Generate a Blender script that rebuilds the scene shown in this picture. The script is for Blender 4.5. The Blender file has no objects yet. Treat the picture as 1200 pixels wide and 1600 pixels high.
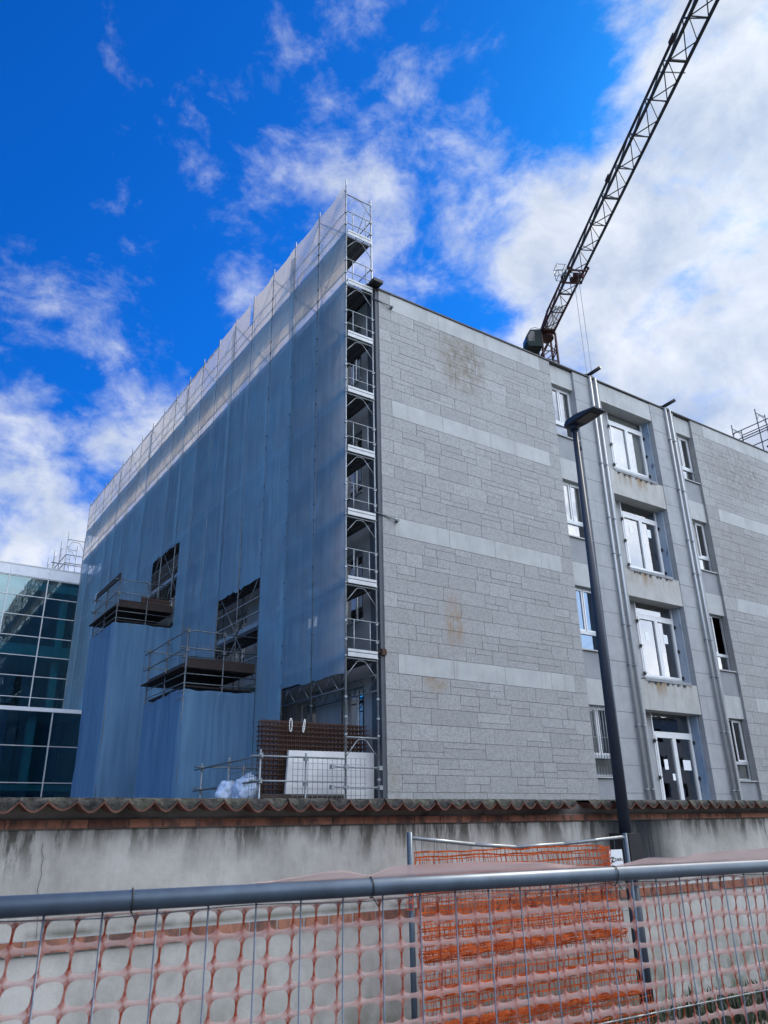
import bpy, bmesh, math, random
from mathutils import Vector, Matrix, noise
random.seed(7)
S = bpy.context.scene
COL = S.collection
R = math.radians

# ------------------------------------------------------------------ camera
cam = bpy.data.cameras.new("camera"); co = bpy.data.objects.new("camera", cam); COL.objects.link(co)
r2 = Vector((0.8298, -0.5578, -0.018)); u2 = Vector((-0.1981, -0.3246, 0.9249)); f2 = Vector((0.5218, 0.7639, 0.3798))
co.matrix_world = Matrix(((r2.x, u2.x, -f2.x, 0), (r2.y, u2.y, -f2.y, 0), (r2.z, u2.z, -f2.z, 1.65), (0, 0, 0, 1)))
cam.sensor_fit = 'VERTICAL'; cam.sensor_height = 36; cam.sensor_width = 27
cam.lens = 1200.8/1600*36
cam.clip_start = 0.05; cam.clip_end = 3000
cam.dof.use_dof = True; cam.dof.focus_distance = 18; cam.dof.aperture_fstop = 9.5
S.camera = co
S.render.resolution_x = 768; S.render.resolution_y = 1024
S.view_settings.view_transform = 'Standard'; S.view_settings.look = 'None'
S.view_settings.exposure = 0.55; S.view_settings.gamma = 1.0

# ------------------------------------------------------------------ sun and sky
SUN_AZ, SUN_EL = 15.0, 42.0
sd = Vector((math.cos(R(SUN_EL))*math.cos(R(SUN_AZ)), math.cos(R(SUN_EL))*math.sin(R(SUN_AZ)), math.sin(R(SUN_EL))))
sl = bpy.data.lights.new("sun", 'SUN'); sl.energy = 2.6; sl.angle = R(0.53); sl.color = (1, .92, .80)
so = bpy.data.objects.new("sun", sl); COL.objects.link(so)
so.rotation_euler = sd.to_track_quat('Z', 'Y').to_euler(); so.location = (0, 0, 60)

W = bpy.data.worlds.new("World"); S.world = W; W.use_nodes = True
N = W.node_tree.nodes; L = W.node_tree.links; N.clear()
def wn(t, **k):
    n = N.new(t)
    for a, b in k.items(): setattr(n, a, b)
    return n
def wmath(op, a, b=None, c=None, clamp=False):
    n = N.new('ShaderNodeMath'); n.operation = op; n.use_clamp = clamp
    for i, v in enumerate((a, b, c)):
        if v is None: continue
        if isinstance(v, (int, float)): n.inputs[i].default_value = v
        else: L.new(v, n.inputs[i])
    return n.outputs[0]
wo = wn('ShaderNodeOutputWorld'); bg = wn('ShaderNodeBackground'); L.new(bg.outputs[0], wo.inputs[0])
tc = wn('ShaderNodeTexCoord'); DIR = tc.outputs['Generated']
sky = wn('ShaderNodeTexSky'); sky.sky_type = 'NISHITA'; sky.sun_disc = False
sky.sun_elevation = R(SUN_EL); sky.sun_rotation = R(90-SUN_AZ); sky.air_density = 1.0; sky.dust_density = .4; sky.ozone_density = 3.0
hs = wn('ShaderNodeHueSaturation'); hs.inputs['Saturation'].default_value = 1.30; hs.inputs['Value'].default_value = 1.25
L.new(sky.outputs[0], hs.inputs['Color'])
tint = wn('ShaderNodeVectorMath', operation='MULTIPLY'); L.new(hs.outputs[0], tint.inputs[0]); tint.inputs[1].default_value = (.05, .49, .95)
sep = wn('ShaderNodeSeparateXYZ'); L.new(DIR, sep.inputs[0])
zz = wmath('ADD', wmath('MAXIMUM', sep.outputs[2], 0.0), 0.22)
px_ = wmath('DIVIDE', sep.outputs[0], zz); py_ = wmath('DIVIDE', sep.outputs[1], zz)
cmb = wn('ShaderNodeCombineXYZ'); L.new(px_, cmb.inputs[0]); L.new(py_, cmb.inputs[1])
def wnoise(scale, det, rough, dist, off=(0, 0, 0), sc=(1, 1, 1), rot=0, src=None):
    m = wn('ShaderNodeMapping'); m.inputs['Location'].default_value = off; m.inputs['Scale'].default_value = sc
    m.inputs['Rotation'].default_value = (0, 0, rot)
    L.new(src or cmb.outputs[0], m.inputs[0])
    n = wn('ShaderNodeTexNoise'); n.inputs['Scale'].default_value = scale; n.inputs['Detail'].default_value = det
    n.inputs['Roughness'].default_value = rough; n.inputs['Distortion'].default_value = dist
    L.new(m.outputs[0], n.inputs['Vector']); return n.outputs['Fac']
n1 = wnoise(6.5, 10, .60, .28, (3.1, 1.7, 0), (1, 1, 1.35), 0, DIR)
n2 = wnoise(19, 8, .66, .35, (0.3, 5.2, 2), (1, .8, 1.5), R(35), DIR)
blobs = [  # direction, radius (rad), weight : where the cloud banks stand
 ((.700, .400, .590), .19, .80), ((.70, .30, .66), .12, .55), ((.765, .40, .50), .16, .70), ((.62, .475, .62), .06, .42), ((.665, .37, .65), .08, .30),
 ((.73, .21, .66), .10, .4),
 ((.39, .52, .760), .07, .16), ((.425, .555, .715), .06, .12), ((.427, .614, .664), .06, .22), ((.485, .49, .725), .04, .06),
 ((.233, .690, .685), .06, .20), ((.133, .781, .610), .07, .30), ((.295, .697, .653), .05, .38), ((.12, .72, .68), .04, .1), ((.098, .852, .514), .06, .10),
 ((.217, .842, .495), .05, .22), ((.123, .904, .409), .08, .26), ((.169, .929, .329), .10, .55), ((.25, .86, .45), .05, .35),
 ((.545, .419, .727), .03, .14), ((.575, .29, .77), .04, .40),
 ((.05, .656, .753), .14, -.30), ((.50, .397, .765), .07, -.55), ((.54, .35, .76), .07, -.45), ((.585, .39, .71), .045, -.25), ((.535, .598, .598), .045, -.55), ((.28, .53, .80), .07, -.25), ((.056, .76, .65), .05, -.10), ((.20, .79, .58), .05, -.12),
 ((.30, -.80, .45), .72, 1.2), ((.45, -.85, .10), .50, .8), ((-.2, -.9, .25), .35, .6), ((.80, -.57, .20), .40, 1.3)]  # unseen banks behind the camera, added as fill light and for window reflections
acc = None
for d, rad, w in blobs:
    dp = wn('ShaderNodeVectorMath', operation='DOT_PRODUCT'); L.new(DIR, dp.inputs[0]); dp.inputs[1].default_value = Vector(d).normalized()
    k = 1/(rad*rad)
    e = wmath('EXPONENT', wmath('MULTIPLY_ADD', dp.outputs['Value'], k, -k))
    acc = wmath('MULTIPLY', e, w) if acc is None else wmath('MULTIPLY_ADD', e, w, acc)
dens = wmath('ADD', wmath('MULTIPLY_ADD', n1, 2.7, -1.42), wmath('MULTIPLY_ADD', n2, 1.1, -.57))
dens = wmath('ADD', dens, wmath('MINIMUM', acc, 1.1))
mr = wn('ShaderNodeMapRange'); mr.interpolation_type = 'SMOOTHSTEP'; L.new(dens, mr.inputs[0])
mr.inputs[1].default_value = .03; mr.inputs[2].default_value = 1.08; mr.inputs[3].default_value = 0; mr.inputs[4].default_value = .93
n3 = wnoise(11, 8, .6, .3, (9, 2, 5), (1, 1, 1.3), 0, DIR)
sh = wn('ShaderNodeMapRange'); L.new(n3, sh.inputs[0]); sh.inputs[1].default_value = .3; sh.inputs[2].default_value = .68; sh.inputs[3].default_value = 0; sh.inputs[4].default_value = 1
cc = wn('ShaderNodeMix'); cc.data_type = 'RGBA'; L.new(sh.outputs[0], cc.inputs[0])
CLOUD_SCALE = 6.3
cc.inputs[6].default_value = (.56*CLOUD_SCALE, .66*CLOUD_SCALE, .84*CLOUD_SCALE, 1); cc.inputs[7].default_value = (1.0*CLOUD_SCALE, 1.04*CLOUD_SCALE, 1.1*CLOUD_SCALE, 1)
# unseen clouds behind the camera, boosted as fill light for the shaded facade
dpb = wn('ShaderNodeVectorMath', operation='DOT_PRODUCT'); L.new(DIR, dpb.inputs[0]); dpb.inputs[1].default_value = (.05, -1, .1)
back_fill = wn('ShaderNodeMapRange'); L.new(dpb.outputs['Value'], back_fill.inputs[0]); back_fill.inputs[1].default_value = -.1; back_fill.inputs[2].default_value = .5; back_fill.inputs[3].default_value = 1; back_fill.inputs[4].default_value = 3.9
cl = wn('ShaderNodeVectorMath', operation='SCALE'); L.new(cc.outputs[2], cl.inputs[0]); L.new(back_fill.outputs[0], cl.inputs['Scale'])
mx = wn('ShaderNodeMix'); mx.data_type = 'RGBA'; L.new(mr.outputs[0], mx.inputs[0]); L.new(tint.outputs[0], mx.inputs[6]); L.new(cl.outputs[0], mx.inputs[7])
L.new(mx.outputs[2], bg.inputs[0]); bg.inputs[1].default_value = 0.1

# ------------------------------------------------------------------ materials
def nodes(name):
    m = bpy.data.materials.new(name); m.use_nodes = True; nt = m.node_tree
    return m, nt, nt.nodes['Principled BSDF']
def objco(nt):
    g = nt.nodes.new('ShaderNodeNewGeometry'); return g.outputs['Position']
def noi(nt, scale, det=4, rough=.5, sc=None, rng=None, off=None, dist=0):
    v = objco(nt)
    if sc or off:
        mp = nt.nodes.new('ShaderNodeMapping')
        if sc: mp.inputs['Scale'].default_value = sc
        if off: mp.inputs['Location'].default_value = off
        nt.links.new(v, mp.inputs[0]); v = mp.outputs[0]
    n = nt.nodes.new('ShaderNodeTexNoise'); n.inputs['Scale'].default_value = scale; n.inputs['Detail'].default_value = det
    n.inputs['Roughness'].default_value = rough; n.inputs['Distortion'].default_value = dist
    nt.links.new(v, n.inputs['Vector']); o = n.outputs['Fac']
    if rng: o = mapr(nt, o, *rng)
    return o
def mapr(nt, o, a, b, c=0., d=1., smooth=False):
    r = nt.nodes.new('ShaderNodeMapRange'); nt.links.new(o, r.inputs[0])
    if smooth: r.interpolation_type = 'SMOOTHSTEP'
    for i, v in enumerate((a, b, c, d)): r.inputs[i+1].default_value = v
    return r.outputs[0]
def mth(nt, op, a, b=None):
    n = nt.nodes.new('ShaderNodeMath'); n.operation = op
    for i, v in enumerate((a, b)):
        if v is None: continue
        if isinstance(v, (int, float)): n.inputs[i].default_value = v
        else: nt.links.new(v, n.inputs[i])
    return n.outputs[0]
def mixc(nt, f, a, b, mode='MIX'):
    n = nt.nodes.new('ShaderNodeMix'); n.data_type = 'RGBA'; n.blend_type = mode
    if isinstance(f, (int, float)): n.inputs[0].default_value = f
    else: nt.links.new(f, n.inputs[0])
    for i, v in ((6, a), (7, b)):
        if isinstance(v, tuple): n.inputs[i].default_value = (*v[:3], 1)
        else: nt.links.new(v, n.inputs[i])
    return n.outputs[2]
def xyz(nt):
    s = nt.nodes.new('ShaderNodeSeparateXYZ'); nt.links.new(objco(nt), s.inputs[0]); return s.outputs
def bump(nt, p, h, st, dist=.01):
    b = nt.nodes.new('ShaderNodeBump'); b.inputs['Strength'].default_value = st; b.inputs['Distance'].default_value = dist
    nt.links.new(h, b.inputs['Height']); nt.links.new(b.outputs[0], p.inputs['Normal'])
def simple(name, col, rough=.6, metal=0., var=.15, scale=3, bmp=0, bs=40, sc=None, var2=None):
    m, nt, p = nodes(name)
    f = noi(nt, scale, 6, .6, sc, (.3, .7))
    lo = tuple(c*(1-var) for c in col); hi = tuple(min(1, c*(1+var)) for c in col)
    c = mixc(nt, f, lo, var2 if var2 else hi)
    nt.links.new(c, p.inputs['Base Color']); p.inputs['Roughness'].default_value = rough; p.inputs['Metallic'].default_value = metal
    if bmp: bump(nt, p, noi(nt, bs, 5, .6), bmp)
    return m
def M_granite():
    m, nt, p = nodes('flaked_granite')
    at = nt.nodes.new('ShaderNodeVertexColor'); at.layer_name = 'tone'
    s = nt.nodes.new('ShaderNodeSeparateColor'); nt.links.new(at.outputs[0], s.inputs[0])
    base = mixc(nt, s.outputs[0], (.285, .29, .285), (.385, .39, .385))
    sp = noi(nt, 15, 5, .72, rng=(.42, .60)); base = mixc(nt, mth(nt, 'MULTIPLY', sp, .5), base, (.16, .17, .175))
    sp2 = noi(nt, 34, 3, .7, rng=(.55, .70)); base = mixc(nt, mth(nt, 'MULTIPLY', sp2, .45), base, (.50, .52, .53))
    big = noi(nt, .35, 4, .6, rng=(.35, .7)); base = mixc(nt, mth(nt, 'MULTIPLY', big, .25), base, (.25, .255, .25))
    x, y, z = xyz(nt)
    def spot(cx, cz, rx, rz):
        a = mth(nt, 'MULTIPLY', mth(nt, 'SUBTRACT', x, cx), 1/rx); b = mth(nt, 'MULTIPLY', mth(nt, 'SUBTRACT', z, cz), 1/rz)
        d = mth(nt, 'ADD', mth(nt, 'MULTIPLY', a, a), mth(nt, 'MULTIPLY', b, b))
        return mapr(nt, d, 0, 1, 1, 0, True)
    n = noi(nt, 4.5, 8, .75, (1, 1, .6), (.38, .66))
    for cx, cz, rx, rz, col, k in ((15.0, 16.5, 1.3, 1.7, (.15, .125, .08), 1.0), (14.1, 7.2, .45, 1.1, (.26, .15, .06), .9), (13.3, 5.6, .6, .7, (.24, .16, .07), .9), (11.8, 2.8, .3, .8, (.22, .19, .12), .6), (31, 16.2, 3.2, 1.8, (.15, .145, .135), .8), (30, 12, 3.5, 3, (.19, .185, .175), .6)):
        base = mixc(nt, mth(nt, 'MULTIPLY', mth(nt, 'MULTIPLY', spot(cx, cz, rx, rz), n), k), base, col)
    nt.links.new(base, p.inputs['Base Color']); p.inputs['Roughness'].default_value = .8
    bump(nt, p, noi(nt, 22, 5, .75), .8, .03)
    return m
def M_concrete(name, a, b, streak=.35, dirt=(.2, .19, .17)):
    m, nt, p = nodes(name)
    c = mixc(nt, noi(nt, 1.6, 6, .6, rng=(.3, .7)), a, b)
    st = noi(nt, 3.2, 5, .65, (1, 1, .12), (.52, .75)); c = mixc(nt, mth(nt, 'MULTIPLY', st, streak), c, dirt)
    fl = noi(nt, 45, 3, .6, rng=(.5, .75)); c = mixc(nt, mth(nt, 'MULTIPLY', fl, .15), c, dirt)
    nt.links.new(c, p.inputs['Base Color']); p.inputs['Roughness'].default_value = .85
    bump(nt, p, noi(nt, 30, 5, .6), .25)
    return m
def M_rustlintel():
    m = M_concrete('rust_stained_concrete', (.33, .335, .32), (.42, .425, .405), .45)
    nt = m.node_tree; p = nt.nodes['Principled BSDF']; src = p.inputs['Base Color'].links[0].from_socket
    x, y, z = xyz(nt)
    t = mth(nt, 'FRACT', mth(nt, 'MULTIPLY', mth(nt, 'ADD', z, -.2), .25)) # 14.2,10.2,6.2 -> .5
    top = mapr(nt, t, .5-.16, .5-.01, 0, 1)
    st = noi(nt, 2.9, 5, .6, (1, 1, .16), (.46, .66)); side = mapr(nt, mth(nt, 'ABSOLUTE', mth(nt, 'SUBTRACT', x, 23.8)), .9, 1.5, 1, 0)
    f = mth(nt, 'MULTIPLY', mth(nt, 'MULTIPLY', top, st), side)
    c = mixc(nt, f, src, (.22, .135, .055))
    dk = mth(nt, 'MULTIPLY', mth(nt, 'MULTIPLY', mapr(nt, t, .5-.035, .5-.005), noi(nt, 7, 4, .6, (1, 1, .5), (.5, .6))), side)
    c = mixc(nt, dk, c, (.04, .03, .025)); nt.links.new(c, p.inputs['Base Color'])
    return m
def M_plaster():
    m, nt, p = nodes('weathered_plaster')
    c = mixc(nt, noi(nt, 1.3, 8, .7, rng=(.36, .64)), (.36, .35, .315), (.56, .545, .505)); c = mixc(nt, mth(nt, 'MULTIPLY', noi(nt, 3.1, 8, .7, (1, 1, .35), (.50, .66)), .45), c, (.23, .225, .20))
    x, y, z = xyz(nt)
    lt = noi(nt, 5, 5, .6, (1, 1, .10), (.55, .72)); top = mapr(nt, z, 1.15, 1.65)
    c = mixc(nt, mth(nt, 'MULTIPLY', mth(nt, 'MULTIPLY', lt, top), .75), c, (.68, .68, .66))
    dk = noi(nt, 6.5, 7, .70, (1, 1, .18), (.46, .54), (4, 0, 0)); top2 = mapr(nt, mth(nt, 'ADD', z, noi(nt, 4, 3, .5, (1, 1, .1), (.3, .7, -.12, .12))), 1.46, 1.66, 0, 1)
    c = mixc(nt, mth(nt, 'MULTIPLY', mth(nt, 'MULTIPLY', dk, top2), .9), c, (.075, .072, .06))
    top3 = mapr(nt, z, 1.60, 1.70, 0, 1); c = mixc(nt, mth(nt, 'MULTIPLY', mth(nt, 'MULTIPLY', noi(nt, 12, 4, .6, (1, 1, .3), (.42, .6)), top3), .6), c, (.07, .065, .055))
    # damp streaks behind the lamp post
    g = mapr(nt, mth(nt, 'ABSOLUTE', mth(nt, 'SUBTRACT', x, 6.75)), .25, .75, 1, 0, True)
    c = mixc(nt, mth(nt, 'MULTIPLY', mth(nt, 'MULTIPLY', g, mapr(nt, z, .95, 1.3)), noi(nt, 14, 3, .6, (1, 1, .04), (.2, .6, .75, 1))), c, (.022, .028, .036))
    # grime above the lower brick course and moss at the foot
    a = mapr(nt, mth(nt, 'ABSOLUTE', mth(nt, 'SUBTRACT', z, 1.085)), 0, .035, 1, 0)
    c = mixc(nt, mth(nt, 'MULTIPLY', mth(nt, 'MULTIPLY', a, noi(nt, 3, 4, .6, (1, 1, 1), (.4, .6))), .75), c, (.08, .085, .06))
    c = mixc(nt, mth(nt, 'MULTIPLY', mapr(nt, z, .05, .65, 1, 0), noi(nt, 4, 5, .65, rng=(.38, .6))), c, (.11, .125, .07))
    fl = noi(nt, 70, 3, .6, rng=(.55, .75)); c = mixc(nt, mth(nt, 'MULTIPLY', fl, .2), c, (.25, .24, .22))
    nt.links.new(c, p.inputs['Base Color']); p.inputs['Roughness'].default_value = .9
    bump(nt, p, noi(nt, 9, 8, .65), .35, .02)
    return m
def M_brick():
    m, nt, p = nodes('red_brick')
    at = nt.nodes.new('ShaderNodeVertexColor'); at.layer_name = 'tone'
    s = nt.nodes.new('ShaderNodeSeparateColor'); nt.links.new(at.outputs[0], s.inputs[0])
    c = mixc(nt, s.outputs[0], (.26, .105, .065), (.42, .19, .12))
    c = mixc(nt, mth(nt, 'MULTIPLY', noi(nt, 9, 6, .7, (1, 1, .4), (.46, .62)), .85), c, (.07, .05, .045))
    nt.links.new(c, p.inputs['Base Color']); p.inputs['Roughness'].default_value = .85; bump(nt, p, noi(nt, 60, 4, .6), .3)
    return m
def M_glass(name, tint, base=.22, ior=1.6, rough=.0, gcol=(1, 1, 1)):
    m, nt, p = nodes(name); nt.nodes.remove(p)
    out = nt.nodes['Material Output']
    t = nt.nodes.new('ShaderNodeBsdfTransparent'); t.inputs[0].default_value = (*tint, 1)
    g = nt.nodes.new('ShaderNodeBsdfGlossy'); g.inputs['Roughness'].default_value = rough; g.inputs[0].default_value = (*gcol, 1)
    fr = nt.nodes.new('ShaderNodeFresnel'); fr.inputs[0].default_value = ior
    f = mth(nt, 'MINIMUM', mth(nt, 'ADD', fr.outputs[0], base), 1.0)
    b = nt.nodes.new('ShaderNodeBump'); b.inputs['Strength'].default_value = .10; b.inputs['Distance'].default_value = .02
    nt.links.new(noi(nt, 1.4, 2, .5), b.inputs['Height']); nt.links.new(b.outputs[0], g.inputs['Normal'])
    mx = nt.nodes.new('ShaderNodeMixShader'); nt.links.new(f, mx.inputs[0]); nt.links.new(t.outputs[0], mx.inputs[1]); nt.links.new(g.outputs[0], mx.inputs[2])
    nt.links.new(mx.outputs[0], out.inputs[0]); return m
def M_sheet(name, colf, opac, trl, trcol=None):
    """woven or film plastic: part see-through, part diffuse, part translucent"""
    m, nt, p = nodes(name); nt.nodes.remove(p); out = nt.nodes['Material Output']
    col = colf(nt)
    d = nt.nodes.new('ShaderNodeBsdfDiffuse'); tl = nt.nodes.new('ShaderNodeBsdfTranslucent'); tr = nt.nodes.new('ShaderNodeBsdfTransparent')
    tcol = trcol or col
    for n, col in ((d, col), (tl, tcol)):
        if isinstance(col, tuple): n.inputs[0].default_value = (*col, 1)
        else: nt.links.new(col, n.inputs[0])
    a = nt.nodes.new('ShaderNodeMixShader'); a.inputs[0].default_value = trl
    nt.links.new(d.outputs[0], a.inputs[1]); nt.links.new(tl.outputs[0], a.inputs[2])
    b = nt.nodes.new('ShaderNodeMixShader')
    if callable(opac): nt.links.new(opac(nt), b.inputs[0])
    else: b.inputs[0].default_value = opac
    nt.links.new(tr.outputs[0], b.inputs[1]); nt.links.new(a.outputs[0], b.inputs[2]); nt.links.new(b.outputs[0], out.inputs[0])
    return m
def netcol(nt):
    st = noi(nt, 9, 6, .7, (1, 1, .10), (.3, .7)); bl = noi(nt, .6, 7, .7, rng=(.38, .62))
    c = mixc(nt, st, (.17, .40, .60), (.30, .58, .78)); return mixc(nt, mth(nt, 'MULTIPLY', bl, .55), c, (.24, .36, .50))  # skylight blue of the shaded side painted in; warm translucent tone paints the sunlight
def netop(nt):
    at = nt.nodes.new('ShaderNodeVertexColor'); at.layer_name = 'tone'
    s = nt.nodes.new('ShaderNodeSeparateColor'); nt.links.new(at.outputs[0], s.inputs[0])
    st = noi(nt, 5, 3, .6, (1, 1, .03), (.3, .7, -.05, .05))
    return mth(nt, 'ADD', mapr(nt, s.outputs[0], 0, 1, .62, .92), st)
def orangeop(nt):
    at = nt.nodes.new('ShaderNodeVertexColor'); at.layer_name = 'tone'
    s = nt.nodes.new('ShaderNodeSeparateColor'); nt.links.new(at.outputs[0], s.inputs[0]); return mapr(nt, s.outputs[0], 0, 1, .46, .9)
def orangecol(nt):
    at = nt.nodes.new('ShaderNodeVertexColor'); at.layer_name = 'tone'
    s = nt.nodes.new('ShaderNodeSeparateColor'); nt.links.new(at.outputs[0], s.inputs[0])
    c = mixc(nt, s.outputs[0], (.74, .56, .52), (.40, .07, .03))
    return mixc(nt, noi(nt, 30, 3, .6, rng=(.45, .8)), c, (.70, .42, .36))

MAT = dict(
 granite=M_granite(), plaster=M_plaster(), brick=M_brick(), rustlintel=M_rustlintel(),
 band=M_concrete('smooth_concrete_band', (.33, .345, .345), (.42, .435, .43), .4),
 greyplaster=M_concrete('grey_render', (.20, .215, .23), (.27, .285, .30), .15),
 pilaster=M_concrete('pilaster_stone', (.27, .285, .295), (.35, .365, .375), .35),
 joint=simple('mortar_joint', (.26, .26, .255), .9),
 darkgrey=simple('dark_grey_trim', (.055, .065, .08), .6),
 leftwall=M_concrete('rear_render', (.22, .23, .24), (.30, .31, .32), .3),
 bluejamb=None,
 white=simple('white_window_frame', (.66, .68, .69), .35, var=.05),
 alu=simple('aluminium_frame', (.45, .48, .50), .4, .3, .08),
 galv=simple('galvanised_steel', (.26, .285, .30), .5, .6, .25, 12),
 zinc=simple('zinc_downpipe', (.36, .385, .40), .5, .5, .10, 2, sc=(1, 1, .2)),
 darksteel=simple('tarnished_steel', (.14, .16, .17), .5, .6, .3, 10),
 black=simple('black_metal', (.012, .012, .014), .5),
 deck=simple('deck_plank', (.10, .105, .11), .6, .3, .3, 6),
 toe=simple('toe_board', (.42, .44, .45), .5, .2, .12, 5),
 haunch=M_concrete('stained_haunch', (.11, .105, .095), (.27, .26, .24), .95, (.03, .03, .028)),
 timber=simple('wet_plywood', (.026, .017, .014), .8, 0, .4, 3),
 rust=simple('rusted_rebar', (.055, .026, .017), .85, 0, .45, 20),
 slab=M_concrete('pale_slab', (.52, .53, .54), (.64, .65, .65), .15),
 strap=simple('white_strap', (.75, .75, .72), .7),
 rail=simple('blue_grey_tube', (.085, .118, .155), .48, .35, .2, 14),
 wire=simple('fence_wire', (.13, .16, .20), .5, .6, .2, 20),
 lamp=simple('navy_painted_pole', (.022, .032, .05), .62, .0, .2, 4),
 lampglass=simple('lamp_diffuser', (.045, .045, .05), .15),
 cranered=simple('crane_red', (.055, .016, .014), .7, 0, .35, 5),
 cranegrey=simple('crane_grey', (.03, .034, .033), .7, 0, .35, 3),
 cabteal=simple('crane_cab', (.008, .018, .018), .85), moss=None,
 tile=simple('terracotta_tile', (.13, .055, .038), .85, 0, .45, 14),
 asphalt=simple('asphalt', (.055, .055, .058), .9, 0, .25, 5, .4, 120),
 soil=simple('gravel_soil', (.10, .09, .075), .95, 0, .4, 6, .6, 50),
 sitefloor=simple('site_ground', (.115, .11, .10), .95, 0, .3, 2),
 weed=simple('weed_leaf', (.05, .06, .028), .7, 0, .5, 8),
 cablewhite=simple('white_fascia', (.62, .65, .70), .5, 0, .08, 2),
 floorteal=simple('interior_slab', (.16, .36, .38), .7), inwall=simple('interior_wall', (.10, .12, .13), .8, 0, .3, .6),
 room=simple('room_wall', (.42, .42, .40), .8), paper=simple('paper_notice', (.80, .84, .86), .8, var=.03),
 pale=simple('pale_handrail', (.58, .57, .50), .6), curtain=simple('white_blind', (.78, .76, .72), .8, var=.08, scale=8, sc=(1, 1, .1)),
 roof=simple('roof_felt', (.10, .10, .10), .9), bluebag=simple('sack_plastic', (.42, .52, .66), .45, 0, .35, 7),
 glasswin=M_glass('window_glass', (.55, .58, .58), .20, 1.55), glassteal=M_glass('teal_glass', (.16, .46, .54), .13, 1.5, 0, (.65, .92, 1.0)),
 glassblue=M_glass('blue_film_glass', (.05, .12, .25), .22, 1.5, .02, (.55, .75, 1.0)),
 net=M_sheet('debris_net_weave', netcol, netop, .42, (.62, .50, .37)), net2=M_sheet('darkened_net_weave', lambda nt: mixc(nt, noi(nt, 7, 4, .6, (1, 1, .04), (.3, .7)), (.11, .23, .39), (.17, .32, .49)), netop, .3),  # tower nets: same net, colour darkened to offset the bright fill from behind
 netwhite=M_sheet('white_net_weave', lambda nt: (.62, .64, .70), .82, .45),
 orange=M_sheet('salmon_plastic_mesh', orangecol, orangeop, .3),
 orange2=M_sheet('orange_plastic_mesh', lambda nt: mixc(nt, noi(nt, 14, 6, .75, rng=(.38, .68)), (.42, .06, .018), (.88, .24, .07)), .97, .35),
 film=M_sheet('pink_film', lambda nt: (.60, .44, .40), .78, .4),
)
def _bluejamb():
    m, nt, p = nodes('blue_stained_render')
    c = mixc(nt, noi(nt, 1.1, 5, .6, (2, 1, .5), (.3, .7)), (.36, .41, .46), (.16, .24, .35))
    c = mixc(nt, noi(nt, 4, 5, .7, (1, 1, .4), (.60, .72)), c, (.04, .06, .11))
    nt.links.new(c, p.inputs['Base Color']); p.inputs['Roughness'].default_value = .8; return m
def _moss():
    m, nt, p = nodes('mossy_mortar')
    c = mixc(nt, noi(nt, 24, 8, .8, rng=(.40, .68)), (.010, .010, .009), (.080, .076, .070))
    c = mixc(nt, mth(nt, 'MULTIPLY', noi(nt, 5, 4, .6, rng=(.5, .7)), .5), c, (.13, .135, .09))
    nt.links.new(c, p.inputs['Base Color']); p.inputs['Roughness'].default_value = .95; bump(nt, p, noi(nt, 60, 6, .7), .7, .01); return m
MAT['bluejamb'] = _bluejamb(); MAT['moss'] = _moss()

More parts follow.
